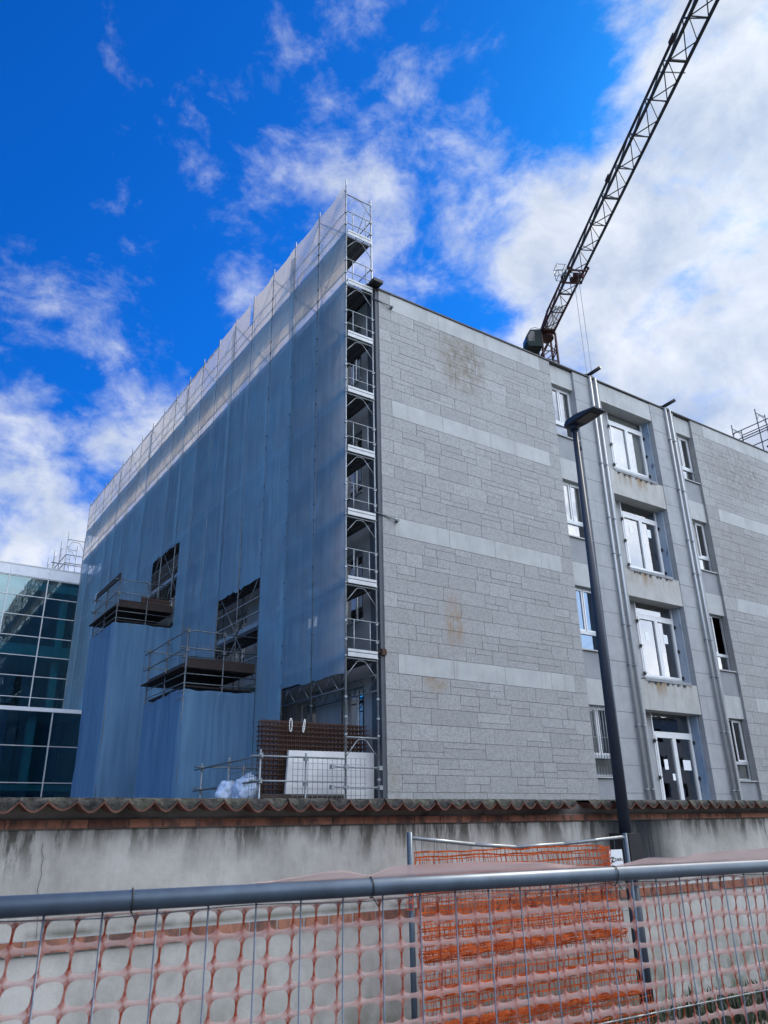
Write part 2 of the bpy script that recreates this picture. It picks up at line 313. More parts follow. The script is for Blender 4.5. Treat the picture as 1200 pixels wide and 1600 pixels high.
# ------------------------------------------------------------------ mesh helpers
class MB:
    def __init__(s): s.v = []; s.f = []; s.t = []; s.sm = []
    def face(s, pts, tone=.5, smooth=False):
        n = len(s.v); s.v += [tuple(p) for p in pts]; s.f.append(tuple(range(n, n+len(pts)))); s.t.append(tone); s.sm.append(smooth)
    def box(s, x0, x1, y0, y1, z0, z1, tone=.5):
        n = len(s.v)
        s.v += [(x0, y0, z0), (x1, y0, z0), (x1, y1, z0), (x0, y1, z0), (x0, y0, z1), (x1, y0, z1), (x1, y1, z1), (x0, y1, z1)]
        for q in ((0, 3, 2, 1), (4, 5, 6, 7), (0, 1, 5, 4), (1, 2, 6, 5), (2, 3, 7, 6), (3, 0, 4, 7)):
            s.f.append(tuple(n+i for i in q)); s.t.append(tone); s.sm.append(False)
        return s
    def tube(s, a, b, r, n=6, r2=None, cap=True):
        a = Vector(a); b = Vector(b); d = (b-a)
        if d.length < 1e-6: return s
        d.normalize(); u = d.orthogonal().normalized(); w = d.cross(u); r2 = r if r2 is None else r2
        k = len(s.v)
        for i in range(n):
            an = 2*math.pi*i/n; o = u*math.cos(an)+w*math.sin(an)
            s.v.append(tuple(a+o*r)); s.v.append(tuple(b+o*r2))
        for i in range(n):
            j = (i+1) % n
            s.f.append((k+2*i, k+2*j, k+2*j+1, k+2*i+1)); s.t.append(.5); s.sm.append(n > 4)
        if cap:
            s.f.append(tuple(k+2*i for i in reversed(range(n)))); s.t.append(.5); s.sm.append(False)
            s.f.append(tuple(k+2*i+1 for i in range(n))); s.t.append(.5); s.sm.append(False)
        return s
    def path(s, pts, r, n=6):
        for a, b in zip(pts, pts[1:]): s.tube(a, b, r, n)
        return s
    def beam(s, a, b, w, h=None):
        """square bar"""
        a = Vector(a); b = Vector(b); d = (b-a).normalized(); u = d.cross(Vector((0, 0, 1)))
        if u.length < 1e-3: u = Vector((1, 0, 0))
        u.normalize(); v = d.cross(u); h = h or w; k = len(s.v)
        for p in (a, b):
            for i, j in ((-1, -1), (1, -1), (1, 1), (-1, 1)): s.v.append(tuple(p+u*i*w/2+v*j*h/2))
        for q in ((0, 1, 2, 3), (7, 6, 5, 4), (0, 4, 5, 1), (1, 5, 6, 2), (2, 6, 7, 3), (3, 7, 4, 0)):
            s.f.append(tuple(k+i for i in q)); s.t.append(.5); s.sm.append(False)
        return s
    def grid(s, fn, nu, nv, tone=None, skip=None, smooth=True):
        k = len(s.v)
        for i in range(nu+1):
            for j in range(nv+1): s.v.append(tuple(fn(i, j)))
        for i in range(nu):
            for j in range(nv):
                if skip and skip(i, j): continue
                a = k+i*(nv+1)+j
                s.f.append((a, a+nv+1, a+nv+2, a+1)); s.t.append(tone(i, j) if tone else .5); s.sm.append(smooth)
        return s
    def build(s, name, mat, parent=None, **kw):
        me = bpy.data.meshes.new(name); me.from_pydata(s.v, [], s.f); me.materials.append(MAT[mat] if isinstance(mat, str) else mat)
        me.polygons.foreach_set('use_smooth', s.sm)
        if len(set(s.t)) > 1 or kw.get('tone'):
            ca = me.color_attributes.new('tone', 'FLOAT_COLOR', 'CORNER'); vals = []
            for poly, t in zip(me.polygons, s.t):
                for _ in range(poly.loop_total): vals += [t, t, t, 1]
            ca.data.foreach_set('color', vals)
        me.update()
        o = bpy.data.objects.new(name, me); COL.objects.link(o)
        if parent: o.parent = parent; 
        if parent: o.matrix_parent_inverse = PINV(parent)
        return o
def worldm(o):
    m = Matrix.Translation(o.location)
    return (worldm(o.parent) @ o.matrix_parent_inverse @ m) if o.parent else m
def PINV(p): return worldm(p).inverted()
def tag(o, label=None, cat=None, group=None, kind=None):
    for k, v in (('label', label), ('category', cat), ('group', group), ('kind', kind)):
        if v: o[k] = v
    return o
def thing(name, label, cat, loc=(0, 0, 0), group=None):
    o = bpy.data.objects.new(name, None); COL.objects.link(o); o.location = loc; o.empty_display_size = .2
    return tag(o, label, cat, group)

# ------------------------------------------------------------------ ground
g = MB(); g.face([(-600, -600, 0), (600, -600, 0), (600, 600, 0), (-600, 600, 0)]); tag(g.build('ground', 'sitefloor'), kind='structure')
g = MB(); g.face([(-120, -9, .004), (160, -9, .004), (160, 3.2, .004), (-120, 3.2, .004)]); tag(g.build('road', 'asphalt'), kind='structure')
g = MB(); g.face([(-60, 3.25, .008), (120, 3.25, .008), (120, 5.5, .008), (-60, 5.5, .008)]); tag(g.build('verge', 'soil'), kind='structure')
g = MB(); g.box(-120, 160, 3.2, 3.32, 0.0, .12); tag(g.build('kerb', 'slab'), kind='structure')

# ------------------------------------------------------------------ main building
Y0 = 17.09; X0 = 11.62; ZR = 18.05
B = thing('office_building', 'large grey stone-clad building with four storeys, half wrapped in white netting', 'building', (X0, Y0, 0))

def ashlar(x0, x1, name, label, bx0, bx1, zmax=ZR, seed=3):
    rnd = random.Random(seed); m = MB(); j = .0055
    back = MB(); back.box(x0, x1, Y0+.022, Y0+.25, 0, zmax-.01)
    nb = []
    def stone(a, b, z0, z1):
        d = rnd.uniform(-.004, .004); t = min(1, max(0, rnd.gauss(.5, .16))) if rnd.random() > .06 else rnd.uniform(.8, 1)
        m.box(a+j, b-j, Y0+d, Y0+.03, z0+j, z1-j, t)
    def course(a, b, z0, z1):
        x = a
        while x < b-.01:
            w = rnd.choice((.62, .8, .95, 1.1, 1.3, 1.55))*rnd.uniform(.9, 1.1)
            if b-(x+w) < .45: w = b-x
            if rnd.random() < .38:
                k = rnd.choice((.36, .5, .62)); zc = z0+(z1-z0)*k
                for a0, a1 in ((z0, zc), (zc, z1)):
                    if rnd.random() < .45 and w > .9: c = x+w*rnd.uniform(.35, .65); stone(x, c, a0, a1); stone(c, x+w, a0, a1)
                    else: stone(x, x+w, a0, a1)
            else: stone(x, x+w, z0, z1)
            x += w
    def quoined(z0, z1, k):
        wl = .46 if k % 2 else .80; wr = .72 if k % 2 else .42
        stone(x0, x0+wl, z0, z1); course(x0+wl, x1-wr, z0, z1); stone(x1-wr, x1, z0, z1)
    tops = [14.02, 10.07, 6.05, 2.05]
    segs = [(14.02, 17.42), (10.07, 13.43), (6.05, 9.48), (2.05, 5.50), (0, 1.5)]
    for z0, z1 in segs:
        n = max(2, round((z1-z0)/.425))
        for k in range(n): quoined(z0+(z1-z0)*k/n, z0+(z1-z0)*(k+1)/n, k)
    for z0, z1 in ((13.43, 14.02), (9.48, 10.07), (5.50, 6.05), (1.5, 2.05), (17.42, ZR)):
        if bx0-x0 > .1: stone(x0, bx0, z0, z1)
        if x1-bx1 > .1: stone(bx1, x1, z0, z1)
        x = bx0; bands = MB()
        while x < bx1-.05:
            w = 2.0*rnd.uniform(.92, 1.08)
            if bx1-(x+w) < .9: w = bx1-x
            bands.box(x+.005, x+w-.005, Y0-.004, Y0+.03, z0+.006, z1-.006); x += w
        nb.append(bands)
    o = m.build(name, 'granite', B, tone=True); o['label'] = label
    back.build('mortar_backing', 'joint', o)
    for q in nb: q.build('concrete_band', 'band', o)
ashlar(X0, 19.45, 'stone_wall', 'left stone wall between the scaffold and the windows', 12.05, 18.9, seed=3)
ashlar(28.1, 62, 'stone_wall', 'right stone wall beyond the downpipes', 28.95, 61.2, seed=11)

# narrow window strips
LV = [3.0, 7.0, 11.0, 15.0]
def small_window(xa, xb, z0, z1, k, side):
    yw = Y0+.27
    w = MB(); t = .055
    zt = z0+.62
    w.box(xa, xb, yw, yw+.06, z1-.06, z1); w.box(xa, xb, yw, yw+.06, z0+.02, z0+.07); w.box(xa, xb, yw-.01, yw+.06, zt-.06, zt+.05)
    w.box(xa, xa+t, yw+.001, yw+.06, z0+.07, zt-.06); w.box(xb-t, xb, yw+.001, yw+.06, z0+.07, zt-.06)
    w.box(xa, xa+t, yw+.001, yw+.06, zt+.05, z1-.06); w.box(xb-t, xb, yw+.001, yw+.06, zt+.05, z1-.06)
    wo_ = w.build('window', 'alu', B)
    xm = (xa+xb)/2
    s = MB(); op = (side == 'r' and k in (0, 2)) 
    for a, b in ((xa+t, xm-.02), (xm+.02, xb-t)):
        if side == 'r' and k == 1 and a > xm: continue
        if op and a < xm: continue
        s.box(a, a+.05, yw+.008, yw+.05, zt+.05, z1-.06); s.box(b-.05, b, yw+.008, yw+.05, zt+.05, z1-.06)
        s.box(a+.05, b-.05, yw+.009, yw+.05, zt+.05, zt+.11); s.box(a+.05, b-.05, yw+.009, yw+.05, z1-.12, z1-.06)
    s.build('sash', 'white', wo_)
    gl = MB()
    gl.face([(xa+t, yw+.04, z0+.07), (xb-t, yw+.04, z0+.07), (xb-t, yw+.04, zt-.06), (xa+t, yw+.04, zt-.06)])
    if not (op): gl.face([(xa+t, yw+.042, zt+.06), (xm, yw+.042, zt+.06), (xm, yw+.042, z1-.07), (xa+t, yw+.042, z1-.07)])
    if not (side == 'r' and k == 1): gl.face([(xm, yw+.042, zt+.06), (xb-t, yw+.042, zt+.06), (xb-t, yw+.042, z1-.07), (xm, yw+.042, z1-.07)])
    gl.build('pane', 'glassblue' if (side == 'l' and k == 1) else 'glasswin', wo_)
    c = MB()
    blinds = {('l', 3): ((xa+t, xb-.22),), ('l', 2): ((xa+t, xb-.22),), ('r', 3): ((xa+t, xa+.42), (xm+.02, xm+.25)), ('r', 2): ((xm-.05, xm+.2),), ('l', 0): ((xa+t, xm-.05),), ('r', 1): ((xa+t, xm-.1),)}.get((side, k), ())
    for a, b in blinds: c.box(a, b, yw+.09, yw+.10, zt, z1-.07)
    if k in (0, 2, 3): c.box(xa+t, xb-(.3 if k else .1), yw+.09, yw+.10, z0+.05, zt-.08)
    if c.v: c.build('blind', 'curtain', wo_)
    MB().box(xa-.0, xb+.0, Y0+.04, yw+.08, z0-.045, z0-.005).build('sill', 'band', wo_)
    if side == 'l' and k == 0:
        gr = MB()
        n = 9
        for i in range(n+1):
            x = xa+.05+(xb-xa-.1)*i/n; gr.tube((x, Y0+.12, z0+.03), (x, Y0+.12, z1-.03), .010, 5)
        for z in (z0+.08, z0+.55, z0+1.2, z1-.1): gr.beam((xa+.02, Y0+.135, z), (xb-.02, Y0+.135, z), .03, .01)
        gr.build('grille', 'galv', wo_)
for side, xa, xb in (('l', 19.45, 20.72), ('r', 26.92, 28.10)):
    pl = MB(); pd = MB(); yp = Y0+.10
    for k, z in enumerate(LV):
        zt = z+2.2
        top = z+3.04 if k < 3 else ZR-.03
        MB().box(xa+.003, xb-.003, yp, yp+.3, zt, top).build('spandrel_panel', 'band', B)
        MB().box(xa+.004, xb-.004, yp+.012, yp+.3, (z-.95), z-.06).build('render_panel', 'greyplaster', B)
        small_window(xa+.003, xb-.003, z, zt, k, side)
        pass
    MB().box(xa+.003, xb-.003, yp, yp+.3, 0, 2.0).build('render_panel', 'greyplaster', B)

# pilasters
def pilaster(xa, xb, seed):
    rnd = random.Random(seed); m = MB(); z = 0; h = .84
    while z < ZR-.3:
        z1 = min(z+h, ZR-.02)
        m.box(xa+.002, xb-.002, Y0-.002+rnd.uniform(-.003, .003), Y0+.75, z+.006, z1-.006, rnd.random()); z = z1
    o = m.build('pilaster', 'pilaster', B)
    MB().box(xa+.006, xb-.006, Y0+.02, Y0+.70, 0, ZR-.03).build('mortar_backing', 'joint', o)
pilaster(20.72, 22.2, 5); pilaster(25.35, 26.92, 6)

# big window bay
YB = Y0+.53
def big_window(z0, z1, k):
    w = MB(); xa, xb = 23.10, 25.26; zt = z0+(z1-z0)*.775; xm = (xa+xb)/2
    w.box(xa, xb, YB-.03, YB+.05, z1-.04, z1+.02); w.box(xa, xb, YB-.03, YB+.05, z0, z0+.09); w.box(xa, xb, YB-.035, YB+.05, zt-.06, zt+.07)
    for x in (xa, xb-.06): w.box(x, x+.06, YB-.028, YB+.05, zt+.07, z1-.04); w.box(x, x+.06, YB-.028, YB+.05, z0+.09, zt-.06)
    o = w.build('window', 'white', B)
    s = MB()
    for a, b in ((xa+.06, xm-.004), (xm+.004, xb-.06)):
        for c in (a, b-.085): s.box(c, c+.085, YB-.05, YB+.03, z0+.09, zt-.06)
        s.box(a+.085, b-.085, YB-.049, YB+.03, z0+.09, z0+.17); s.box(a+.085, b-.085, YB-.049, YB+.03, zt-.14, zt-.06)
    s.build('door_leaf', 'white', o)
    gl = MB()
    for a, b, c, d in ((xa+.06, xb-.06, zt+.06, z1), (xa+.1, xm-.05, z0+.15, zt-.12), (xm+.05, xb-.1, z0+.15, zt-.12)):
        gl.face([(a, YB+.01, c), (b, YB+.01, c), (b, YB+.01, d), (a, YB+.01, d)])
    gl.build('pane', 'glasswin', o)
    for x in (xa-.01, xb-.01):
        for z in (z0+.18, (z0+zt)/2, zt-.25):
            h = MB(); h.box(x-.035, x+.035, YB-.085, YB-.04, z-.06, z+.06); h.tube((x-.05, YB-.07, z-.05), (x+.06, YB-.12, z+.02), .014, 5)
            h.build('shutter_hinge', 'black', o)
        p = MB()
    p.box(22.3, 25.2, YB+1.5, YB+1.56, z0+.95, z0+1.12)
    if k == 0: p.box(22.3, 25.2, YB+1.5, YB+1.56, z0+.35, z0+.5)
    p.beam((22.9, YB+1.45, z0+.1), (24.4, YB+1.45, z0+.8), .05, .05)
    if k < 3: p.build('handrail', 'pale', B)
    else:
        MB().box(xa+.05, xb-.05, YB+.12, YB+.13, z0+.05, z1-.02).build('blind', 'curtain', o)
    if k < 3:
        zz_ = z0+1.42+(0 if k < 2 else .15)+(.3 if k == 0 else 0)
        MB().box(xa+.42, xa+.62, YB+.004, YB+.008, zz_, zz_+.34).build('paper_notice', 'paper', o)
        MB().box(xm+.38, xm+(.62 if k else .8), YB+.004, YB+.008, zz_, zz_+.34).build('paper_notice', 'paper', o)
        if k == 0: MB().box(xm-.3, xm-.16, YB+.004, YB+.008, zz_-.35, zz_-.13).build('paper_notice', 'paper', o)
    # slab edge with torn stubs below
    if k > 0:
        e = MB(); rr = random.Random(k)
        zs_ = (0, 6.22, 10.22, 14.22)[k]
        e.box(22.5, 25.0, Y0+.0, YB-.1, zs_-.03, zs_+.08)
        e.build('broken_sill', 'greyplaster', o)
        for i in range(7):
            e = MB(); x = 22.7+i*.32+rr.uniform(-.06, .06); e.tube((x, Y0+.07, zs_-.03), (x+rr.uniform(-.05, .05), Y0-.07, zs_-.09+rr.uniform(-.03, .03)), .016, 5)
            w_ = rr.uniform(.02, .07); e.box(x-w_, x+w_*.8, Y0+.008, Y0+.06, zs_-.10-w_*.6, zs_-.035)
            e.build('cut_bar', 'black', o)
wl = MB(); bj = MB()
for k, (z0, z1) in enumerate(((1.6, 5.35), (6.38, 9.4), (10.45, 13.4), (14.62, 17.4))):
    big_window(z0, z1, k)
    wl.box(22.2, 23.10, YB, YB+.2, z0-.3, z1+.05); bj.box(25.28, 25.34, Y0+.21, YB+.1, z0-.4, z1-.15)
wl.build('recess_wall', 'pilaster', B); bj.build('recess_wall', 'bluejamb', B)['label'] = 'blue stained render beside the large windows'
for z0, z1, mt in ((5.2, 6.22, 'rustlintel'), (9.2, 10.22, 'rustlintel'), (13.2, 14.22, 'rustlintel'), (17.2, ZR-.03, 'band')):
    MB().box(22.203, 25.347, Y0+.02, Y0+.75, z0, z1).build('spandrel_panel', mt, B)
MB().box(22.203, 25.347, Y0+.02, Y0+.40, 0, 2.1).build('spandrel_panel', 'band', B)

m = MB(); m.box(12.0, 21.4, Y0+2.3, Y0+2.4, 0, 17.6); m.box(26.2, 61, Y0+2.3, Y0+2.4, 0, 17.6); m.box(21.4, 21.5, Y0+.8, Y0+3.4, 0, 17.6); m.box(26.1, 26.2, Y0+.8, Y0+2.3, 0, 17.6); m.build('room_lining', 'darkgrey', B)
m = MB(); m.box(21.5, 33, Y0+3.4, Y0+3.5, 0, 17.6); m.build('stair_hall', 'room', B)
m = MB()
for z in (1.4, 5.7, 9.7, 13.7, 17.6): m.box(12.0, 61, Y0+.8, Y0+3.6, z-.1, z)
m.build('floor_slab', 'room', B)
# roof, coping, corner
MB().box(X0-.02, 62, Y0-.05, Y0+.5, ZR+.002, ZR+.05).build('coping', 'roof', B)
MB().box(X0-.02, 62, Y0+.52, 49.9, ZR-.3, ZR).build('roof', 'roof', B)
MB().box(11.50, X0-.004, Y0+.03, Y0+.5, 0, ZR-.05).build('corner_trim', 'darkgrey', B)
gt = MB(); gt.box(11.22, 11.60, Y0+.03, 49.9, ZR-.06, ZR+.13); gt.box(11.25, 11.62, Y0-.30, Y0+.02, ZR+.06, ZR+.17); gt.build('eaves_gutter', 'black', B)

# left elevation (behind the netting) with real openings
def hole_wall(u0, u1, z0, z1, holes, fn):
    us = sorted({u0, u1, *[h[0] for h in holes], *[h[1] for h in holes]}); zs = sorted({z0, z1, *[h[2] for h in holes], *[h[3] for h in holes]})
    for a, b in zip(us, us[1:]):
        for c, d in zip(zs, zs[1:]):
            if any(h[0]-1e-6 <= a and b <= h[1]+1e-6 and h[2]-1e-6 <= c and d <= h[3]+1e-6 for h in holes): continue
            fn(a, b, c, d)
XL = 11.58
holes = []
for i in range(12):
    y = 18.1+i*2.72
    for k in range(4): holes.append((y, y+1.25, 3.2+4*k, 5.3+4*k))
lw = MB(); hole_wall(Y0+.5, 49.9, 0, ZR-.05, holes, lambda a, b, c, d: lw.box(XL, XL+.3, a, b, c, d)); lw.build('side_wall', 'leftwall', B)
for hh in holes:
    f = MB(); a, b, c, d = hh; xw = XL+.16
    for y in (a, (a+b)/2-.03, b-.06): f.box(xw, xw+.05, y, y+.06, c, d)
    f.box(xw+.002, xw+.05, a, b, c, c+.06); f.box(xw+.002, xw+.05, a, b, d-.06, d)
    f.box(XL-.06, XL+.15, a-.03, b+.03, c-.05, c-.005)
    o = f.build('window', 'alu', B)
    q = MB(); q.face([(xw+.02, a, c), (xw+.02, b, c), (xw+.02, b, d), (xw+.02, a, d)]); q.build('pane', 'glasswin', o)
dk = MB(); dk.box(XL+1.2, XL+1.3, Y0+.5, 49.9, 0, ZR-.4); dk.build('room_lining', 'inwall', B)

# downpipes
DP = 0
for xs, lab in (((21.60, 21.90), 'zinc'), ((26.27, 26.57), 'zinc')):
    for x in xs:
        m = MB(); m.tube((x, Y0-.09, 0), (x, Y0-.09, ZR+.02), .052, 14)
        o = m.build('downpipe', 'zinc', B)
        c = MB()
        for z in (2.6, 4.6, 6.6, 8.0, 10.6, 12.0, 14.2, 16.5): c.tube((x, Y0-.09, z), (x, Y0-.09, z+.05), .062, 12); c.box(x-.02, x+.02, Y0-.04, Y0, z, z+.04)
        c.build('pipe_clamp', 'galv', o)
    m = MB(); xm = sum(xs)/2
    m.tube((xm-.12, Y0+.15, ZR+.10), (xm+.02, Y0-.55, ZR+.24), .075, 10); m.box(xm-.26, xm+.26, Y0-.02, Y0+.3, ZR+.06, ZR+.14)
    m.build('spout', 'black', B)

# ------------------------------------------------------------------ facade scaffold
XO, XI = 10.41, 11.40; YS = 17.15; BAY = 1.82; NB = 18
DK = [1.8+2*k for k in range(10)]      # 1.8 ... 19.8
SC = thing('facade_scaffold', 'tall galvanised steel frame scaffold along the left side of the building', 'scaffold', (XO, YS, 0))
def frame_mesh(y, zb, r, n, m):
    """one H frame whose bar sits at zb with the arched brace below"""
    m.tube((XO, y, zb-.02), (XI, y, zb-.02), r*.9, n)
    w = XI-XO
    m.path([(XO+.01, y, zb-.50), (XO+.34*w, y, zb-.10), (XO+.42*w, y, zb-.065), (XO+.56*w, y, zb-.065), (XO+.64*w, y, zb-.10), (XI-.01, y, zb-.52)], r*.5, n)
for j in range(NB+1):
    y = YS+BAY*j; big = j == 0; r = .026
    for x in ((XO, XI) if j == 0 else (XO,)):
        m = MB(); top = 22.15 if x == XO else 21.75
        if 4 <= j: top -= .1
        m.tube((x, y, 0), (x, y, top-.30), r, 8); m.tube((x, y, top-.30), (x, y, top+.08), .019, 6)
        if j < 4:
            for z in DK: m.tube((x, y, z+.0), (x, y, z+.06), r*1.5, 8); m.box(x-.05, x+.02, y-.045, y+.01, z+.45, z+.5); m.box(x-.05, x+.02, y-.045, y+.01, z+.95, z+1.0)
        m.build('standard', 'galv' if j == 0 else 'darksteel', SC)
    if j:
        m = MB(); m.tube((XI, y, 0), (XI, y, 21.7), r, 6)
        for z in DK+[21.6]: frame_mesh(y, z, .022, 5, m)
        m.build('cross_frame', 'darksteel', SC)
for z in DK+[21.6]:
    m = MB(); frame_mesh(YS, z, .024, 8, m); m.build('end_frame', 'galv', SC)
for z in DK:
    if z > 5:
        m = MB()
        m.tube((XO-.03, YS-.03, z+1.02), (XI+.05, YS-.03, z+1.02), .018, 6); m.tube((XO-.03, YS-.03, z+.52), (XI+.05, YS-.03, z+.52), .018, 6)
        for x in (XO+.24, XI-.24): m.tube((x, YS-.03, z+.06), (x, YS-.03, z+1.02), .017, 6)
        o = m.build('end_guard', 'galv', SC)
        m = MB(); m.box(XO+.03, XI-.03, YS-.075, YS-.045, z+.02, z+.13); m.box(XO+.03, XI-.03, YS-.08, YS-.045, z+.15, z+.22); m.build('toe_board', 'toe', o)
    m = MB()
    for i, x in enumerate((XO+.06, XO+.36, XO+.66)):
        if z < 2 : continue
        if z < 5: continue
        for j in range(NB):
            m.box(x, x+.28, YS+BAY*j+.02, YS+BAY*(j+1)-.02, z, z+.05)
            m.box(x+.02, x+.05, YS+BAY*j+.03, YS+BAY*(j+1)-.03, z-.04, z); m.box(x+.23, x+.26, YS+BAY*j+.03, YS+BAY*(j+1)-.03, z-.04, z)
    if m.v: m.build('deck', 'deck', SC)
    if z > 5:
        m = MB(); ye = YS+BAY*NB
        for dz in (.52, 1.02): m.tube((XO+.012, YS, z+dz), (XO+.012, ye, z+dz), .022, 5)
        m.box(XO+.03, XO+.05, YS+.03, ye, z+.05, z+.2)
        m.build('guard_rail', 'galv', SC)
        m = MB(); m.tube((XI-.03, YS, z+1.02), (XI-.03, ye, z+1.02), .019, 5)
        if z > 17: m.tube((XI-.03, YS, z+.52), (XI-.03, ye, z+.52), .019, 5); m.build('inner_rail', 'darksteel', SC)
for j in range(NB):
    m = MB(); y = YS+BAY*j
    for k, z in enumerate(DK[2:]):
        a, b = (y, y+BAY) if (j+k) % 2 else (y+BAY, y)
        m.tube((XO+.025, a, z+.05), (XO+.025, b, z+1.95), .019, 5)
        if z > 17 and j == 0: m.tube((XI-.05, b, z+.05), (XI-.05, a, z+1.95), .014, 5)
    m.build('diagonal_brace', 'darksteel', SC)
# lattice girders over the lower opening
for x in (XO+.02, XI-.02):
    m = MB(); y1 = YS+2*BAY; m.tube((x, YS, 5.42), (x, y1, 5.42), .022, 6); m.tube((x, YS, 5.0), (x, y1, 5.0), .022, 6)
    n = 9
    for i in range(n):
        a = YS+(y1-YS)*i/n; b = YS+(y1-YS)*(i+1)/n; m.tube((x, a, 5.0 if i % 2 else 5.42), (x, b, 5.42 if i % 2 else 5.0), .014, 5)
    m.build('lattice_girder', 'darksteel', SC)
# wall ties
for z, lab in ((17.55, 0), (9.98, 0)):
    m = MB(); m.tube((XI-.02, YS-.03, z+.12), (XI+.72, YS-.16, z-.05), .020, 7); m.tube((XI+.68, YS-.2, z-.05), (XI+.70, YS+.0, z-.06), .045, 8); m.build('wall_tie', 'darksteel', SC)
m = MB(); m.tube((XI-.1, YS-.03, 6.05), (XI+.28, YS-.05, 6.02), .022, 6); m.box(XI+.10, XI+.24, YS-.10, YS, 5.95, 6.12); m.build('wall_tie', 'rust', SC)
# couplers and leg rails of the lowest lifts, end side
m = MB()
for z in (3.05, 2.58): m.tube((XO-.42, YS-.06, z), (XI+.02, YS-.06, z-.0), .024, 8)
for z in (3.05, 2.58):
    for x in (XO, XI, XO-.4): m.box(x-.05, x+.05, YS-.1, YS+.02, z-.05, z+.05)
m.build('lower_rail', 'galv', SC)

# ------------------------------------------------------------------ debris netting
XN = 10.404
OPEN = [(17.15, 20.79, 0, 5.43), (22.61, 26.25, 5.7, 9.45), (30.99, 34.6, 9.6, 13.38), (24.50, 24.70, 20.75, 23), (24.30, 24.45, 9.4, 12.1)]
def net_x(y, z, s=0):
    t = ((y-YS)/BAY) % 1.0; zt = ((z-1.8)/2) % 1.0
    bul = .030*math.sin(math.pi*t)*(.55+.45*math.sin(math.pi*zt))
    w = (.020*noise.noise(Vector((y*4.5+s, z*.22, s)))+.030*noise.noise(Vector((y*.9, z*.12, 3+s)))+.022*noise.noise(Vector((y*1.6, z*1.1, 8+s)))+.012*noise.noise(Vector((y*2.5+z*1.5, z*2.2, 5)))+.016)*min(1, 5*math.sin(math.pi*t))
    return XN-bul-max(w, -.0)
def make_net(y0, y1, z0, z1, name, xs=None, tone=None, opens=(), off=0, parent=None):
    dy = .13; dz = .2; nu = round((y1-y0)/dy); nv = round((z1-z0)/dz)
    cy = lambda i: y0+(y1-y0)*i/nu
    def cz(i, j):
        y = cy(i); z = z0+(z1-z0)*j/nv
        for o in opens:   # pull nearby rows to the rim of each opening, ragged
            if o[0]-.15 < y < o[1]+.15:
                rag = .10*noise.noise(Vector((y*3.1, o[3], 0)))
                if abs(z-o[3]) < dz*.5: z = o[3]+rag
                if abs(z-o[2]) < dz*.5: z = o[2]+rag*.5
        if j == nv:
            t = ((y-YS)/BAY) % 1; z -= .13*math.sin(math.pi*t)+(.32 if y < YS+.02 else 0)
            if y > 28: z -= .28
        return z
    m = MB()
    def skip(i, j):
        y = (cy(i)+cy(i+1))/2; z = z0+(z1-z0)*(j+.5)/nv
        return any(o[0] < y < o[1] and o[2] < z < o[3] for o in opens)
    m.grid(lambda i, j: (net_x(cy(i), cz(i, j), off)-off*.02, cy(i), cz(i, j)), nu, nv, tone, skip)
    return m.build(name, 'net', parent, tone=True)
rt = [random.Random(i*7+1).uniform(.15, .85) for i in range(60)]
NT = make_net(YS, YS+BAY*NB+.05, .1, 21.98, 'debris_netting', tone=lambda i, j: min(1, rt[int(i*.13/1.82)]+(.2 if (i % 14) in (0, 1, 13) else 0)+(.25 if (j % 30) == 7 else 0)), opens=OPEN)
tag(NT, 'big blue-white debris netting sheet hung along the outside of the tall scaffold', 'netting')
# overlaps where two widths of net are laced together
for y in (YS+BAY*2.02, YS+BAY*5, YS+BAY*8.03, YS+BAY*11, YS+BAY*14):
    m = MB(); n = 80
    zlo = 9.7 if 22 < y < 27 else 5.6 if y < 21.5 else (13.5 if 30.9 < y < 34.6 else .2)
    m.grid(lambda i, j: (net_x(y+i*.1-.2, zlo+(21.6-zlo)*j/n)-.02-.01*noise.noise(Vector((i, j*.3, 0))), y+i*.1-.2, zlo+(21.5-zlo)*j/n), 4, n, lambda i, j: .5)
    m.build('net_seam', 'net', NT, tone=True)
# slot gap in the net at one bay: lacing cords
m = MB(); 
for z in (20.9, 21.3, 21.7): m.tube((XN-.03, 24.45, z), (XN-.03, 24.75, z+.06), .008, 4)
m.build('lacing_cord', 'strap', NT)

